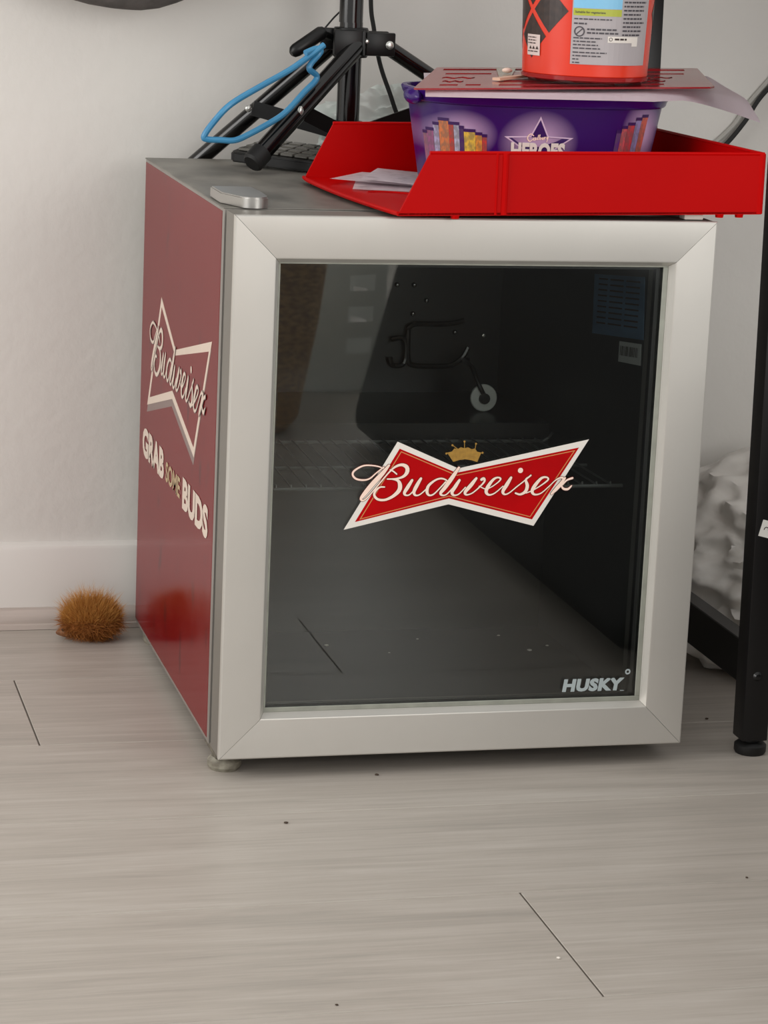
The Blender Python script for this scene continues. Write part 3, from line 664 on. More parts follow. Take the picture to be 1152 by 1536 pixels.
for x, zt_, wd, col in bars:
    if col not in mcache: mcache[col] = mat('wrapper_print', col, 0.4, rgb2=tuple(int(c*0.55+40) for c in col), vscale=(260, 260, 160), contrast=(0.42, 0.58))
    bm = new(); f = tubf(0.0004); z0 = 0.526
    n = 5
    for i in range(n): rect(bm, x, z0+(zt_-z0)*i/n, x+wd, z0+(zt_-z0)*(i+1)/n, f, 2)
    zz = zt_; mm = [mcache[col], M_pdark]
    o_ = obj('wrapper_print', bm, mm[0], tb, smooth=0)
    bm = new(); rect(bm, x-0.0003, zt_, x+wd+0.0003, zt_+0.0028, tubf(0.0006), 2); obj('wrapper_end', bm, mat('wrapper_end_purple', (52, 16, 84), 0.4, var=0.05), tb, smooth=0)

# ------------------------------------------------------------------ paper and stencil on the tub
SA, SB, SCc, SD = Vector((0.1701, 0.080, 0.5990)), Vector((0.4610, 0.110, 0.6054)), Vector((0.5310, 0.330, 0.6090)), Vector((0.2470, 0.300, 0.6041))
SNn = (SB-SA).cross(SD-SA).normalized()
def stf(u, v): return SA*(1-u)*(1-v)+SB*u*(1-v)+SCc*u*v+SD*(1-u)*v
def sten_z(x, y):
    n = SNn; return SA.z-(n.x*(x-SA.x)+n.y*(y-SA.y))/n.z
bm = new(); g = []; NX, NY = 40, 16
pA, pB, pC, pD = (0.1795, 0.0740), (0.5310, 0.1650), (0.5200, 0.2850), (0.2300, 0.2700)
for i in range(NX+1):
    row = []
    for j in range(NY+1):
        q, t = i/NX, j/NY
        x = (pA[0]*(1-q)+pB[0]*q)*(1-t)+(pD[0]*(1-q)+pC[0]*q)*t
        y = (pA[1]+(pB[1]-pA[1])*max(0, (q-0.6)/0.4))*(1-t)+(pD[1]*(1-q)+pC[1]*q)*t
        k = max(0, q-0.70)/0.30; e = min(1, t/0.30); e = e*e*(3-2*e)
        z = (0.5980-(0.0040-0.0014*q)*max(0, 0.05-t)/0.05)*(1-e)+(sten_z(x, y)-0.0012)*e-0.0240*k**1.25*(1-t)**1.2-0.0030*k*t+0.0005*k*math.sin(9*t+5*q)
        row.append(bm.verts.new((x, y, z)))
    g.append(row)
for i in range(NX):
    for j in range(NY): bm.faces.new((g[i][j], g[i+1][j], g[i+1][j+1], g[i][j+1]))
bmesh.ops.solidify(bm, geom=bm.faces[:], thickness=0.0004)
obj('paper_sheet', bm, M_paper, None, label='white sheet laid over the purple tub with its right corner drooping', category='paper')
holes = []
def slot(u0, v0, u1, v1, wob=0.0):
    if not wob: holes.append([(u0, v0), (u1, v0), (u1, v1), (u0, v1)])
    else:
        n = 10; a = [(u0+(u1-u0)*i/n, v0+wob*math.sin(i*1.3)) for i in range(n+1)]; holes.append(a+[(x, y+(v1-v0)) for x, y in a[::-1]])
for u0, u1 in ((0.045, 0.235), (0.72, 0.93)):
    slot(u0, 0.84, u1, 0.92)
    slot(u0+0.02, 0.64, u1-0.01, 0.70); slot(u0+0.02, 0.44, u1-0.06, 0.50, 0.025); slot(u0+0.03, 0.27, u1-0.09, 0.33, 0.025); slot(u0+0.03, 0.11, u1-0.10, 0.17)
slot(0.16, 0.11, 0.21, 0.17)
for a in (0.285, 0.345): slot(a, 0.80, a+0.045, 0.92)
holes.append([(0.43, 0.60), (0.50, 0.90), (0.37, 0.90)]); holes.append([(0.56, 0.60), (0.63, 0.90), (0.50+0.02, 0.90)])
slot(0.27, 0.10, 0.66, 0.16); slot(0.28, 0.28, 0.64, 0.34); slot(0.36, 0.44, 0.64, 0.50)
me = fill2d([[(0, 0.02), (0.01, 0), (0.985, 0), (1, 0.03), (0.985, 0.985), (0.97, 1), (0.03, 1), (0.015, 0.985)]]+holes, 0.0)
bm = new(); merge(bm, remap(me, lambda u, v: stf(u, v)+SNn*0.0016))
bmesh.ops.remove_doubles(bm, verts=bm.verts, dist=1e-5)
bmesh.ops.solidify(bm, geom=bm.faces[:], thickness=0.0015)
obj('drawing_stencil', bm, M_sten, None, smooth=0, label='red see-through drawing stencil with cut slots lying under the orange canister', category='stencil')
# plastic cutter lying on the stencil
ct = thing('plastic_spreader', stf(0.32, 0.5)+SNn*0.002, 'cream plastic spreader with a clear blade lying on the red stencil', 'spreader')
bm = new(); A = stf(0.255, 0.30)+SNn*0.0036; B = stf(0.475, 0.66)+SNn*0.0036; dv = (B-A).normalized(); sv = dv.cross(SNn).normalized()
pp = [A+sv*0.004, B+sv*0.0018, B-sv*0.0018, A-sv*0.004]
vs = [bm.verts.new(p-SNn*0.0012) for p in pp]+[bm.verts.new(p+SNn*0.0012) for p in pp]
bm.faces.new(vs[:4][::-1]); bm.faces.new(vs[4:])
for i in range(4): bm.faces.new((vs[i], vs[(i+1) % 4], vs[4+(i+1) % 4], vs[4+i]))
obj('handle', bm, mat('cream_plastic', (216, 176, 150), 0.4, var=0.04), ct, smooth=0)
bm = new(); pr = [(0.232, 0.92), (0.305, 0.92), (0.300, 0.42), (0.262, 0.40)]
prism(bm, pr, lambda u, v: stf(u, v)+SNn*0.0019, lambda u, v: stf(u, v)+SNn*0.0029)
obj('blade', bm, mat('clear_tinted_plastic', (186, 180, 160), 0.15, var=0.05, alpha=0.75), ct, smooth=0)
bm = new(); bmesh.ops.create_uvsphere(bm, u_segments=10, v_segments=6, radius=0.0042); bmesh.ops.scale(bm, vec=(1.2, 1, 0.6), verts=bm.verts); bmesh.ops.translate(bm, vec=stf(0.282, 0.60)+SNn*0.006, verts=bm.verts); obj('knob', bm, M_pcream, ct)

# ------------------------------------------------------------------ canister
KX, KY = 0.3525, 0.160
KC = Vector((KX, KY, sten_z(KX, KY)+0.0034)); KR0, KR1, KH = 0.0572, 0.0625, 0.150
def kf(d):
    """u: metres round the front (0 = nearest the viewer), z: height above the base"""
    def f(u, z):
        r = KR0+(KR1-KR0)*z/KH+d; a = -PI/2-0.26+u/KR0
        return Vector((KC.x+r*math.cos(a), KC.y+r*math.sin(a), KC.z+z))
    return f
can = thing('canister', KC, 'orange plastic canister with black diamonds and a grey label standing on the stencil', 'canister')
M_or = mat('orange_red_plastic', (224, 58, 34), 0.25, var=0.04)
bm = new(); lathe(bm, [(0, 0.005), (KR0-0.001, 0.005), (KR0, 0.006), (KR1, KH), (KR1-0.002, KH), (KR1-0.002, KH-0.002), (0, KH-0.002)], KC, 64); cb = obj('canister_body', bm, M_or, can)
bm = new(); lathe(bm, [(0, 0.0), (KR0-0.003, 0.0), (KR0+0.0006, 0.0018), (KR0+0.0009, 0.0052), (KR0-0.001, 0.0054), (0, 0.0052)], KC, 64); obj('canister_base', bm, mat('dark_red_clear_base', (168, 30, 32), 0.12, var=0.05, alpha=0.8), can, label='dark clear base rim')
bm = new(); lathe(bm, [(KR1-0.004, KH-0.0018), (KR1+0.0015, KH-0.012), (KR1+0.0025, KH-0.010), (KR1+0.0025, KH+0.004), (KR1, KH+0.006), (0, KH+0.006)], KC, 64); obj('canister_lid', bm, M_blkplast, can, label='black snap lid')
M_dia = mat('black_diamond_print', (34, 22, 20), 0.35, rgb2=(58, 40, 34), vscale=(160, 160, 160))
def band(bm, pts, f, n=6):
    """convex polygon cut into thin vertical strips so that it follows the curve"""
    xs = [p[0] for p in pts]; x0, x1 = min(xs), max(xs)
    def span(x):
        ys = []
        for i in range(len(pts)):
            a, b = pts[i], pts[(i+1) % len(pts)]
            if (a[0]-x)*(b[0]-x) <= 0 and abs(a[0]-b[0]) > 1e-9: ys.append(a[1]+(b[1]-a[1])*(x-a[0])/(b[0]-a[0]))
        return (min(ys), max(ys)) if ys else None
    e = (x1-x0)*1e-4
    for i in range(n):
        a = x0+e+(x1-x0-2*e)*i/n; b = x0+e+(x1-x0-2*e)*(i+1)/n; sa, sb = span(a), span(b)
        bm.faces.new([bm.verts.new(f(*p)) for p in ((a, sa[0]), (b, sb[0]), (b, sb[1]), (a, sa[1]))])
for ku in range(-7, 8):
    for kz in range(4):
        u = -0.0388+ku*0.0215; z = 0.0625+(kz*0.047)-(0.0235 if ku % 2 else 0)
        if abs(u) > 0.155 or z > 0.135 or z < 0.03: continue
        h = 0.0200; hw = 0.0183
        pts = [(u-hw, z), (u, z-h), (u+hw, z), (u, z+h)]
        if z+h > KH-0.015: continue
        if -0.0345 < u < 0.078: continue
        bm = new(); band(bm, pts, kf(0.0002), 6); obj('diamond', bm, M_dia, cb, smooth=0)
bm = new(); rect(bm, -0.0170, 0.0165, 0.0600, 0.132, kf(0.0004), 16); kl = obj('ingredients_label', bm, mat('grey_label_print', (176, 170, 172), 0.4, var=0.02), can, smooth=0, label='grey ingredients label')
bm = new(); rect(bm, -0.0160, 0.0660, 0.0265, 0.110, kf(0.0005), 10); obj('blue_panel', bm, mat('light_blue_print', (132, 196, 232), 0.4, var=0.02), kl, smooth=0)
bm = new(); rect(bm, -0.0160, 0.0595, 0.0265, 0.0656, kf(0.0005), 10); obj('green_band', bm, mat('lime_print', (176, 184, 62), 0.4, var=0.02), kl, smooth=0)
bm = new(); f = kf(0.0008)
def tl(s, x, z, w_, h_): merge(bm, fit_text(s, w_, h_, lambda a, b: f(x+a, z+b), bold=0.01))
tl('For allergens, see ingredients', -0.0150, 0.0780, 0.0350, 0.0026); tl('in bold', -0.0150, 0.0735, 0.0090, 0.0024); tl('Suitable for vegetarians', -0.0145, 0.0610, 0.0260, 0.0027)
rnd = random.Random(3)
def lines(x0, x1, z, n, dz, h=0.0011):
    for k in range(n):
        x = x0; end = x0+(x1-x0)*rnd.uniform(0.72, 1.0)
        while x < end:
            w_ = rnd.uniform(0.0015, 0.005); rect(bm, x, z-k*dz, min(end, x+w_), z-k*dz+h, f, 1); x += w_+0.0009
lines(-0.0150, 0.0265, 0.0560, 1, 0.003); lines(-0.0150, -0.004, 0.0518, 1, 0.003, 0.0014)
lines(-0.0035, 0.0265, 0.0470, 2, 0.0032, 0.0015); lines(-0.0150, 0.012, 0.0392, 4, 0.0030); lines(-0.0150, 0.016, 0.0265, 2, 0.003); lines(-0.0150, -0.008, 0.0205, 2, 0.003)
lines(0.0285, 0.055, 0.0860, 13, 0.0036, 0.0015)
ring2d(bm, (-0.0100, 0.0455), 0.0036, 0.0046, f); poly(bm, [(-0.0132, 0.0430), (-0.0126, 0.0424), (-0.0068, 0.0480), (-0.0074, 0.0486)], f)
obj('label_lettering', bm, mat('label_ink', (74, 70, 76), 0.5, var=0.05), kl, smooth=0)
bm = new(); rect(bm, 0.0150, 0.0365, 0.0465, 0.0420, kf(0.0007), 8); rect(bm, 0.0395, 0.0335, 0.0465, 0.0420, kf(0.0007), 2); obj('white_strip', bm, M_pwhite, kl, smooth=0)
bm = new(); f = kf(0.0009); lines(0.0215, 0.0365, 0.0388, 1, 0.003, 0.0016); ring2d(bm, (0.0178, 0.0394), 0.0012, 0.0017, f, n=10); obj('strip_lettering', bm, M_pdark, kl, smooth=0)
bm = new(); rect(bm, -0.0665, 0.0215, -0.0480, 0.0400, kf(0.0008), 6); wl = obj('small_label', bm, mat('small_label_white', (216, 200, 194), 0.45, var=0.03), can, smooth=0, label='small white label')
bm = new(); f = kf(0.0010); lines(-0.0650, -0.0500, 0.0370, 3, 0.0026, 0.0009)
for k in range(3): u = -0.0630+k*0.0048; poly(bm, [(u, 0.0270), (u+0.004, 0.0270), (u+0.002, 0.0300)], f)
lines(-0.0650, -0.0500, 0.0245, 1, 0.0026, 0.0009)
obj('label_lettering', bm, M_pdark, wl, smooth=0)

# ------------------------------------------------------------------ tripod stand on the fridge
tp = thing('tripod_stand', (0.194, 0.42, ZT), 'black folding tripod stand with a thin pole standing on the fridge', 'stand')
bm = new(); tube(bm, [(0.1942, 0.42, 0.5270), (0.1942, 0.42, 0.640)], 0.0115, 24); tube(bm, [(0.1936, 0.42, 0.640), (0.1925, 0.42, 1.12)], 0.0118, 24); obj('pole', bm, M_blkgloss, tp)
bm = new(); lathe(bm, [(0.0119, 0.606), (0.0165, 0.606), (0.0175, 0.608), (0.0175, 0.633), (0.0165, 0.635), (0.0119, 0.635)], (0.1942, 0.42, 0), 24)
box(bm, (0.206, 0.403, 0.6085), (0.236, 0.4085, 0.6315), 0.0015, 2); box(bm, (0.206, 0.430, 0.6085), (0.236, 0.4355, 0.6315), 0.0015, 2)
box(bm, (0.172, 0.396, 0.6085), (0.203, 0.4015, 0.6335), 0.0015, 2); box(bm, (0.166, 0.4280, 0.6120), (0.188, 0.434, 0.6335), 0.0015, 2)
box(bm, (0.2005, 0.3945, 0.6085), (0.2035, 0.412, 0.6335), 0.0008, 1)
obj('collar', bm, M_blkplast, tp)
for x, y, z, r in ((0.2300, 0.4025, 0.6195, 0.0042), (0.2065, 0.4030, 0.6225, 0.0028)):
    bm = new(); lathe(bm, [(0, -0.0022), (r*0.6, -0.0018), (r, 0), (r, 0.001), (0, 0.001)], (x, y, z), 14, 'y'); obj('screw', bm, M_screw, tp)
leg1 = (Vector((0.1985, 0.405, 0.6190)), Vector((0.0805, 0.330, 0.5082)))
leg2 = (Vector((0.1880, 0.440, 0.6230)), Vector((0.0380, 0.5000, 0.4745)))
leg3 = (Vector((0.2285, 0.4200, 0.6190)), Vector((0.4150, 0.4230, ZT+0.0105)))
def leg(a, b, r):
    bm = new(); d = (b-a).normalized()
    tube(bm, [a, b], r, 16); o = obj('leg', bm, M_blkgloss, tp)
    bm = new(); tube(bm, [b-d*0.016, b-d*0.001, b+d*0.0015], [r*1.13, r*1.13, r*0.9], 16); obj('rubber_foot', bm, M_rubber, o)
    return o
leg(leg1[0], leg1[1], 0.0096); leg(leg2[0], leg2[1], 0.0084); leg(leg3[0], leg3[1], 0.0078)
def flatbar(a, b, w_, t):
    bm = new(); a, b = Vector(a), Vector(b); d = (b-a).normalized(); s = Vector((0, 1, 0)); up = d.cross(s).normalized()
    vs = []
    for p in (a, b):
        for x, y in ((-1, -1), (1, -1), (1, 1), (-1, 1)): vs.append(bm.verts.new(p+up*x*w_/2+s*y*t/2))
    for q_ in ((0, 1, 2, 3), (7, 6, 5, 4)): bm.faces.new([vs[i] for i in q_])
    for i in range(4): bm.faces.new((vs[i], vs[(i+1) % 4], vs[4+(i+1) % 4], vs[4+i]))
    return bm
L1 = leg1[0].lerp(leg1[1], 0.62)
for a, b in (((L1.x+0.004, L1.y+0.010, L1.z+0.008), (0.1935, 0.4020, 0.5290)), ((0.1060, 0.4630, 0.5500), (0.1930, 0.4380, 0.5290)), ((0.310, 0.4110, 0.570), (0.1950, 0.4060, 0.5290))):
    obj('strut', flatbar(a, b, 0.0150, 0.0035), M_blkplast, tp, smooth=0)
bm = new(); lathe(bm, [(0.0116, 0.5260), (0.015, 0.5265), (0.015, 0.5430), (0.0116, 0.5435)], (0.1942, 0.42, 0), 20); obj('slider', bm, M_blkplast, tp)
for x, y, z, sx, sz in ((L1.x+0.0055, L1.y-0.0060, L1.z+0.0065, 0.0030, 0.0052), (0.1000, 0.4530, 0.5500, 0.0034, 0.0036)):
    bm = new(); bmesh.ops.create_uvsphere(bm, u_segments=10, v_segments=6, radius=1); bmesh.ops.scale(bm, vec=(sx, 0.0018, sz), verts=bm.verts); bmesh.ops.translate(bm, vec=(x, y, z), verts=bm.verts); obj('rivet', bm, M_screw, tp)
bm = new(); a, b = Vector((0.1360, 0.405, 0.6120)), Vector((0.1620, 0.412, 0.6290)); d = (b-a).normalized(); pts = [a-d*0.0065, a-d*0.004, a, b, b+d*0.004]; tube(bm, pts, [0.003, 0.0058, 0.0070, 0.0070, 0.005], 12); tube(bm, [b, (0.176, 0.425, 0.624)], 0.004, 8); obj('clamp_knob', bm, M_blkplast, tp)

# blue bent hanger
pts = [(0.1590, 0.383, 0.6190), (0.1400, 0.3835, 0.6040), (0.1245, 0.384, 0.5930), (0.1000, 0.385, 0.5785), (0.0720, 0.385, 0.5610), (0.0560, 0.385, 0.5440), (0.0470, 0.385, 0.5305), (0.0500, 0.384, 0.5275), (0.0620, 0.383, 0.5272), (0.0760, 0.382, 0.5272), (0.0890, 0.381, 0.5330), (0.1045, 0.381, 0.5415), (0.1180, 0.380, 0.5500), (0.1275, 0.379, 0.5590), (0.1400, 0.377, 0.5740), (0.1495, 0.376, 0.5840), (0.1510, 0.376, 0.5900), (0.1440, 0.376, 0.5955), (0.1450, 0.376, 0.6010), (0.1520, 0.376, 0.6095), (0.1545, 0.377, 0.6140), (0.1500, 0.378, 0.6155), (0.1400, 0.379, 0.6110)]
hy = lambda x: max(0.312, 0.3200+(x-0.089)*0.634) if x < 0.151 else 0.3593
pts = [(x-0.24*(y-hy(x)), hy(x), z+0.055*(y-hy(x))) for x, y, z in pts]
bm = new(); tube(bm, smoothpts(pts, 5), 0.0030, 10); obj('plastic_hanger', bm, M_blue, None, label='bent light blue plastic hanger hooked over the tripod legs', category='hanger')

# keyboard under the tripod
KA, KB_ = Vector((0.0720, 0.4060, ZT+0.0040)), Vector((0.1500, 0.3370, ZT+0.0006))
ku = (KB_-KA).normalized(); kv = Vector((0.0069, 0.0078, 0.0006)); kv = (kv-ku*kv.dot(ku)).normalized(); kn = ku.cross(kv).normalized()
def KB(u, v, n): return KA+ku*u+kv*v+kn*n
kb = thing('keyboard', KB(0.08, 0.04, 0), 'small black keyboard lying askew under the tripod legs beside the red tray', 'keyboard')
bm = new(); prism(bm, [(0.004, 0.0), (0.0, 0.004), (-0.002, 0.066), (0.002, 0.070), (0.116, 0.070), (0.120, 0.066), (0.120, 0.004), (0.116, 0.0)], lambda u, v: KB(u, v, 0.0004), lambda u, v: KB(u, v, 0.0105+0.004*v/0.07))
bmesh.ops.bevel(bm, geom=bm.edges[:], offset=0.0018, segments=2, affect='EDGES'); obj('keyboard_case', bm, M_blkplast, kb)
M_key = mat('key_cap', (96, 94, 88), 0.2, var=0.1)
for r in range(4):
    for c in range(7):
        u = 0.006+c*0.0158; v = 0.008+r*0.0148
        bm = new(); box(bm, (u, v, 0.0108+0.004*v/0.07), (u+0.0138, v+0.0126, 0.0136+0.004*v/0.07), 0.0006, 1)
        for x in bm.verts: x.co = KB(*x.co)
        obj('key', bm, M_key, kb, smooth=0)

# teal-white film bag behind the stand
def lump(name, c, rad, amp, seed, sub=5, flat=None, freq=3.0, pinch=0.0):
    bm = new(); bmesh.ops.create_icosphere(bm, subdivisions=sub, radius=1.0)
    for v in bm.verts:
        p = v.co.copy(); n1 = noise.noise(p*freq*0.5+Vector((seed, 0, 0))); n2 = abs(noise.noise(p*freq+Vector((0, seed, 0)))); n3 = abs(noise.noise(p*freq*2.3+Vector((0, 0, seed)))); n4 = abs(noise.noise(p*freq*5+Vector((seed, seed, 0))))
        p *= 1+amp*(n1*0.9-n2*0.9-n3*0.7-n4*0.42)
        q_ = Vector((c[0]+p.x*rad[0], c[1]+p.y*rad[1], c[2]+p.z*rad[2]))
        if flat is not None and q_.z < flat: q_.z = flat+0.001*abs(noise.noise(p*4))
        v.co = q_
    return bm
bm = lump('b', (0.245, 0.4610, ZT+0.033), (0.085, 0.0125, 0.046), 0.35, 3.3, 5, ZT+0.0006); obj('plastic_bag', bm, M_teal, None, smooth=60, label='crumpled pale teal plastic bag tucked behind the tripod pole on the fridge', category='bag')

# cables
def cable(name, pts, r, m, label):
    bm = new(); tube(bm, smoothpts(pts, 8), r, 8); obj(name, bm, m, None, label=label, category='cable')
cable('cable', [(0.226, 0.455, 0.95), (0.2245, 0.455, 0.80), (0.2215, 0.455, 0.6720), (0.2265, 0.455, 0.6310), (0.2325, 0.449, 0.5985), (0.2420, 0.441, 0.5700), (0.2530, 0.438, 0.5440), (0.275, 0.436, 0.520), (0.300, 0.435, 0.5005)], 0.0023, M_rubber, 'thin black cable hanging down beside the tripod pole into the tray')
cable('cable', [(0.1980, 0.436, 0.80), (0.1960, 0.436, 0.668), (0.1900, 0.440, 0.6530), (0.1800, 0.440, 0.6420), (0.1690, 0.440, 0.6280), (0.1600, 0.440, 0.6120)], 0.0009, M_rubber, 'very thin black lead curling from the tripod pole to its collar')
cable('cable', [(0.86, 0.522, 0.80), (0.76, 0.522, 0.665), (0.700, 0.522, 0.598), (0.6740, 0.522, 0.5690), (0.6590, 0.522, 0.5440), (0.6370, 0.522, 0.5170), (0.610, 0.522, 0.495), (0.57, 0.522, 0.47), (0.50, 0.522, 0.43), (0.46, 0.522, 0.30), (0.45, 0.522, 0.14), (0.45, 0.510, 0.0230)], 0.0026, M_rubber, 'black cable sagging along the wall past the desk leg')
cable('cable', [(0.86, 0.5265, 0.82), (0.76, 0.5265, 0.682), (0.700, 0.5265, 0.606), (0.6640, 0.5265, 0.5630), (0.6490, 0.5265, 0.5400), (0.6260, 0.5265, 0.5180), (0.60, 0.5265, 0.50), (0.56, 0.5265, 0.478), (0.49, 0.5265, 0.44), (0.445, 0.5265, 0.30), (0.435, 0.5265, 0.14), (0.435, 0.510, 0.0230)], 0.0028, mat('grey_cable_sheath', (168, 166, 160), 0.45, var=0.03), 'pale grey cable running next to the black one on the wall')

# ------------------------------------------------------------------ desk
dk = thing('desk', (0.95, 0.22, 0), 'black metal framed desk with square legs beside the fridge', 'desk')
def dleg(x, y, lean=0.0095):
    bm = new(); h = 0.0125; z0, z1 = 0.0145, 0.735
    box(bm, (x-h, y-h, z0), (x+h, y+h, z1), 0.0012, 2)
    for v in bm.verts: v.co.x -= lean*(v.co.z/0.6)
    o = obj('leg', bm, M_blk, dk)
    bm = new(); lathe(bm, [(0, 0), (0.0135, 0), (0.0150, 0.0025), (0.0150, 0.0085), (0.0120, 0.0110), (0.0070, 0.0115), (0.0070, 0.0160), (0, 0.0160)], (x+0.0006, y, 0), 20); obj('levelling_foot', bm, M_rubber, o)
    return o
fl = dleg(0.5080, 0.0240); dleg(0.5080, 0.4030); dleg(1.46, 0.0240, 0); dleg(1.46, 0.4030, 0)
bm = new(); box(bm, (0.4975, 0.0360, 0.0640), (0.5150, 0.3910, 0.1050), 0.001, 1)
obj('side_stretcher', bm, M_blk, dk)
bm = new(); box(bm, (1.451, 0.036, 0.064), (1.469, 0.391, 0.105), 0.001, 1); obj('side_stretcher', bm, M_blk, dk)
for x in (0.4985, 1.46):
    bm = new(); box(bm, (x-0.009, 0.034, 0.700), (x+0.009, 0.393, 0.735), 0.001, 1); obj('top_rail', bm, M_blk, dk)
bm = new(); box(bm, (0.4745, -0.02, 0.735), (1.50, 0.445, 0.757), 0.002, 2); obj('desk_top', bm, mat('dark_desk_board', (60, 52, 46), 0.5, rgb2=(78, 66, 56), vscale=(3, 50, 50)), dk)
bm = new(); lathe(bm, [(0, -0.0028), (0.0028, -0.0022), (0.0046, 0), (0.0046, 0.001), (0, 0.001)], (0.5055, 0.0113, 0.0772), 14, 'y'); obj('screw', bm, mat('black_screw', (52, 52, 52), 0.25, 0.7, var=0.05), dk)
bm = new(); rot = Matrix.Rotation(math.radians(14), 3, 'Y')
vs = box(bm, (0.4970, 0.0108, 0.2095), (0.5075, 0.0114, 0.2250), 0, 1, rot); lb = obj('sticker', bm, mat('white_sticker', (226, 224, 218), 0.5, var=0.02), dk, smooth=0, label='small white sticker on the front leg')
bm = new(); ring2d(bm, (0.5024, 0.2168), 0.0017, 0.0025, lambda x, z: Vector((x, 0.01065, z)), math.radians(-30), math.radians(190), 12); obj('sticker_mark', bm, M_pdark, lb, smooth=0)

# white bag under the desk
bm = lump('b', (0.705, 0.318, 0.100), (0.215, 0.180, 0.137), 0.24, 5.2, 6, 0.001, 1.35)
for v in bm.verts:
    v.co.x = max(v.co.x, 0.5225+0.02*abs(noise.noise(v.co*9)))
    v.co.y = min(v.co.y, 0.4985)
obj('plastic_bag', bm, M_bag, None, smooth=60, label='crumpled white plastic bag on the floor under the desk', category='bag')

# ------------------------------------------------------------------ dark hanging bag, top left
hb = thing('hanging_bag', (-0.027, 0.455, 0.645), 'dark grey rounded bag hanging on the wall at the top edge, only its bottom showing', 'bag')
bm = new(); bmesh.ops.create_uvsphere(bm, u_segments=48, v_segments=32, radius=1)
for v in bm.verts:
    p = v.co; v.co = Vector((-0.027+p.x*0.178, 0.458+p.y*0.058, 0.8235+p.z*0.180*(1+0.02*noise.noise(p*3))))
obj('bag_body', bm, M_greybag, hb)
bm = new(); tube(bm, smoothpts([(-0.14, 0.458, 0.955), (-0.10, 0.47, 1.05), (-0.027, 0.505, 1.15), (0.046, 0.47, 1.05), (0.086, 0.458, 0.955)], 6), 0.009, 8); obj('strap', bm, M_greybag, hb)
bm = new(); tube(bm, [(-0.027, YW, 1.135), (-0.027, 0.500, 1.135), (-0.027, 0.486, 1.145), (-0.027, 0.480, 1.165)], 0.006, 8); obj('wall_hook', bm, M_screw, None, label='metal wall hook holding the dark grey bag above the picture', category='hook')

# ------------------------------------------------------------------ orange fluffy ball
fb = thing('fluffy_toy', (-0.047, 0.468, 0), 'orange fluffy ball shaped cat toy lying on the floor against the white baseboard', 'toy')
fc = Vector((-0.0460, 0.4650, 0.0185))
bm = new(); bmesh.ops.create_uvsphere(bm, u_segments=24, v_segments=16, radius=1)
for v in bm.verts:
    p = v.co; v.co = fc+Vector((p.x*0.0285, p.y*0.0220, p.z*(0.0178 if p.z < 0 else 0.0190)))
fbody = obj('toy_body', bm, mat('orange_brown_plush', (150, 84, 20), 0.9, rgb2=(112, 58, 14), vscale=(160, 160, 160)), fb)
def hair_mat(name, root, tip):
    m = bpy.data.materials.new(name); m.use_nodes = True; nt = m.node_tree; b = nt.nodes['Principled BSDF']
    at = nt.nodes.new('ShaderNodeAttribute'); at.attribute_name = 'along'
    n = nt.nodes.new('ShaderNodeTexNoise'); n.inputs['Scale'].default_value = 90; tc = nt.nodes.new('ShaderNodeTexCoord'); nt.links.new(tc.outputs['Object'], n.inputs[0])
    ad = nt.nodes.new('ShaderNodeMath'); ad.operation = 'MULTIPLY_ADD'; ad.inputs[1].default_value = 0.5; nt.links.new(n.outputs['Fac'], ad.inputs[0])
    sb = nt.nodes.new('ShaderNodeMath'); sb.operation = 'SUBTRACT'; sb.inputs[1].default_value = 0.25; nt.links.new(at.outputs['Fac'], sb.inputs[0]); nt.links.new(sb.outputs[0], ad.inputs[2])
    r = nt.nodes.new('ShaderNodeValToRGB'); r.color_ramp.elements[0].color = (*s2l(root), 1); r.color_ramp.elements[1].color = (*s2l(tip), 1)
    nt.links.new(ad.outputs[0], r.inputs[0]); nt.links.new(r.outputs[0], b.inputs['Base Color']); b.inputs['Roughness'].default_value = 0.7
    return m
def hairs(count, seed, pick, length, width, droop):
    rnd = random.Random(seed); V, F, A = [], [], []
    while count:
        p = Vector((rnd.gauss(0, 1), rnd.gauss(0, 1), rnd.gauss(0, 1))).normalized()
        if not pick(p, rnd): continue
        count -= 1
        base = fc+Vector((p.x*0.0280, p.y*0.0215, p.z*0.0175)); d, l = length(p, rnd)
        s = d.cross(Vector((rnd.gauss(0, 1), rnd.gauss(0, 1), rnd.gauss(0, 1)))).normalized(); s2 = d.cross(s)
        bend = Vector((rnd.gauss(0, 1), rnd.gauss(0, 1), rnd.gauss(0, 0.6)-droop))*l*0.22
        i0 = len(V)
        for k in range(3):
            t = k/3; c = base+d*l*t+bend*t*t; wd = width*(1-0.55*t)
            for a in range(3):
                q_ = c+(s*math.cos(a*2.094)+s2*math.sin(a*2.094))*wd; q_.z = max(q_.z, 0.0006); q_.y = min(q_.y, 0.5016 if q_.z < 0.022 else 0.5175); V.append(q_); A.append(t)
        q_ = base+d*l+bend; q_.z = max(q_.z, 0.0006); q_.y = min(q_.y, 0.5016 if q_.z < 0.022 else 0.5175); V.append(q_); A.append(1.0)
        for k in range(2):
            for a in range(3): F.append((i0+k*3+a, i0+k*3+(a+1) % 3, i0+(k+1)*3+(a+1) % 3, i0+(k+1)*3+a))
        for a in range(3): F.append((i0+6+a, i0+6+(a+1) % 3, i0+9))
    me = bpy.data.meshes.new('fur'); me.from_pydata([tuple(v) for v in V], [], F); at = me.attributes.new('along', 'FLOAT', 'POINT'); at.data.foreach_set('value', A)
    return me
me = hairs(5600, 4, lambda p, r: p.z > 0.05+r.uniform(-0.25, 0.1), lambda p, r: (Vector((p.x*0.75+r.gauss(-0.02, 0.22), p.y*0.5+r.gauss(0, 0.25), 0.9+r.gauss(0, 0.15))).normalized(), r.uniform(0.005, 0.0275)*(0.45+0.55*max(0, p.z))*(0.85+0.35*noise.noise(p*2.5))), 0.00014, 0.0)
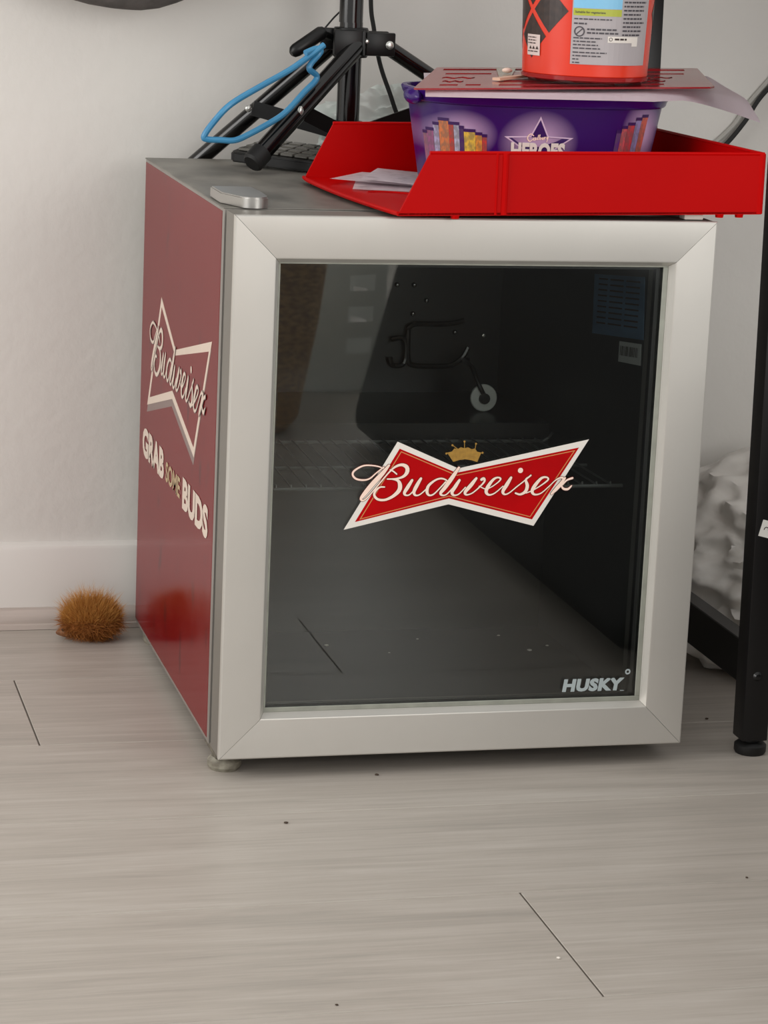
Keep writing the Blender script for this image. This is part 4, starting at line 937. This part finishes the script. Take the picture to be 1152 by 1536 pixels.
obj('fluff', me, hair_mat('amber_fluff', (158, 92, 8), (214, 160, 82)), fb, smooth=0, kind='stuff', label='amber fluff standing up')
me = hairs(3400, 9, lambda p, r: p.z < 0.35+r.uniform(-0.25, 0.15), lambda p, r: (Vector((p.x*0.35+r.choice((-1, 1))*r.uniform(0.2, 1.0), p.y*0.5-0.15, r.gauss(-0.05, 0.35))).normalized(), r.uniform(0.005, 0.013)), 0.00022, 0.5)
obj('under_fur', me, hair_mat('brown_under_fur', (112, 58, 14), (176, 112, 44)), fb, smooth=0, kind='stuff', label='darker brown matted fur')
bm = new(); bmesh.ops.create_uvsphere(bm, u_segments=14, v_segments=10, radius=1)
for v in bm.verts:
    p = v.co; k = 1-0.55*max(0, -p.x); v.co = Vector((-0.0705+p.x*0.0125, 0.466+p.y*0.0085*k, 0.0098+p.z*0.0080*k-0.003*max(0, -p.x)))
sn = obj('snout', bm, mat('tan_snout', (146, 100, 66), 0.75, rgb2=(96, 60, 36), vscale=(180, 180, 180)), fb)
bm = new(); bmesh.ops.create_uvsphere(bm, u_segments=10, v_segments=6, radius=0.0018); bmesh.ops.translate(bm, vec=(-0.0762, 0.4592, 0.0120), verts=bm.verts); obj('eye', bm, M_blkgloss, sn)

# ------------------------------------------------------------------ crumbs on the floor
M_crumb = mat('brown_crumb', (70, 56, 44), 0.8, var=0.2)
CRUMBS =  [(0.0367, -0.1145, 0.0017, 0, 'dark crumb on the floor boards in front of the fridge, below its left half'), (0.1436, -0.001, 0.0018, 0, 'dark crumb on the floor just under the lower edge of the fridge door'), (0.505, 0.126, 0.0018, 0, 'dark crumb on the floor between the fridge and the desk foot'), (0.176, -0.4297, 0.0016, 1, 'pale crumb on the floor beside the nearest board joint'), (0.3812, -0.289, 0.0013, 0, 'tiny dark crumb on the open floor in front of the desk foot'), (-0.007, -0.4891, 0.0012, 0, 'tiny brown crumb at the lower edge of the picture')]
for x, y, r_, m, lab in CRUMBS:
    bm = new(); bmesh.ops.create_icosphere(bm, subdivisions=1, radius=r_)
    for v in bm.verts: v.co = Vector((v.co.x*random.uniform(0.8, 1.5), v.co.y, v.co.z*0.55))
    bmesh.ops.translate(bm, vec=(x, y, r_*0.5), verts=bm.verts)
    obj('crumb', bm, M_pwhite if m else M_crumb, None, smooth=0, label=lab, category='crumb')

# ------------------------------------------------------------------ baskets seen mirrored in the glass, and a bench added to darken its reflection
bench = thing('added_dark_bench', (1.02, -1.15, 0), 'made-up black bench added out of frame to darken the reflection in the fridge glass', 'bench')
bm = new(); box(bm, (0.460, -1.46, 0.012), (1.40, -0.27, 0.38), 0.035, 4)  # unseen dark block, sized and slanted to blacken the right of the glass
for v in bm.verts: v.co.x += 0.095*(v.co.z/0.38)*(1.40-v.co.x)/0.94
obj('bench_cushion', bm, mat('black_leatherette', (26, 25, 26), 0.6, var=0.1), bench)
for x in (0.60, 1.30):
    for y in (-1.28, -0.60):
        bm = new(); tube(bm, [(x, y, 0), (x, y, 0.03)], 0.022, 12); obj('leg', bm, M_blk, bench)
lbk = thing('laundry_basket', (0.47, -2.02, 0), 'white slotted plastic basket standing out of frame, mirrored in the fridge glass', 'basket')
M_wb = mat('white_basket_plastic', (232, 232, 228), 0.35, var=0.02)
bm = new()
def rr_(r, z, cx_=0.480, cy_=-1.955, ax=0.155, ay=0.13):
    return [(cx_+(ax*r)*math.copysign(abs(math.cos(a))**0.55, math.cos(a)), cy_+(ay*r)*math.copysign(abs(math.sin(a))**0.55, math.sin(a)), z) for a in [2*PI*k/48 for k in range(48)]]
levels = [(0.001, 0.96), (0.022, 1.0), (0.026, 1.0), (0.060, 0.98), (0.085, 0.985), (0.110, 0.99), (0.135, 0.995), (0.160, 1.0), (0.185, 1.005), (0.215, 1.01), (0.235, 1.03), (0.24, 1.03)]
rings = [[bm.verts.new(p) for p in rr_(s, z)] for z, s in levels]
for i, (a, b) in enumerate(zip(rings, rings[1:])):
    for k in range(48):
        if i in (3, 5, 7) and k % 6 in (1, 2, 3): continue
        bm.faces.new((a[k], a[(k+1) % 48], b[(k+1) % 48], b[k]))
bm.faces.new(rings[0])
bmesh.ops.solidify(bm, geom=bm.faces[:], thickness=0.003)
obj('basket_body', bm, M_wb, lbk)
wk = thing('wicker_basket', (0.28, -1.62, 0), 'brown wicker basket standing out of frame, mirrored at the left of the glass', 'basket')
bm = new(); lathe(bm, [(0, 0), (0.085, 0), (0.10, 0.02), (0.125, 0.16), (0.145, 0.33), (0.15, 0.34), (0.14, 0.34), (0.115, 0.16), (0.09, 0.02), (0, 0.012)], (0.3150, -1.56, 0.0), 40)
obj('basket_body', bm, mat('wicker_brown', (236, 184, 112), 0.7, rgb2=(176, 118, 58), vscale=(70, 70, 260), contrast=(0.42, 0.58), bump=0.5, bscale=(70, 70, 260)), wk)
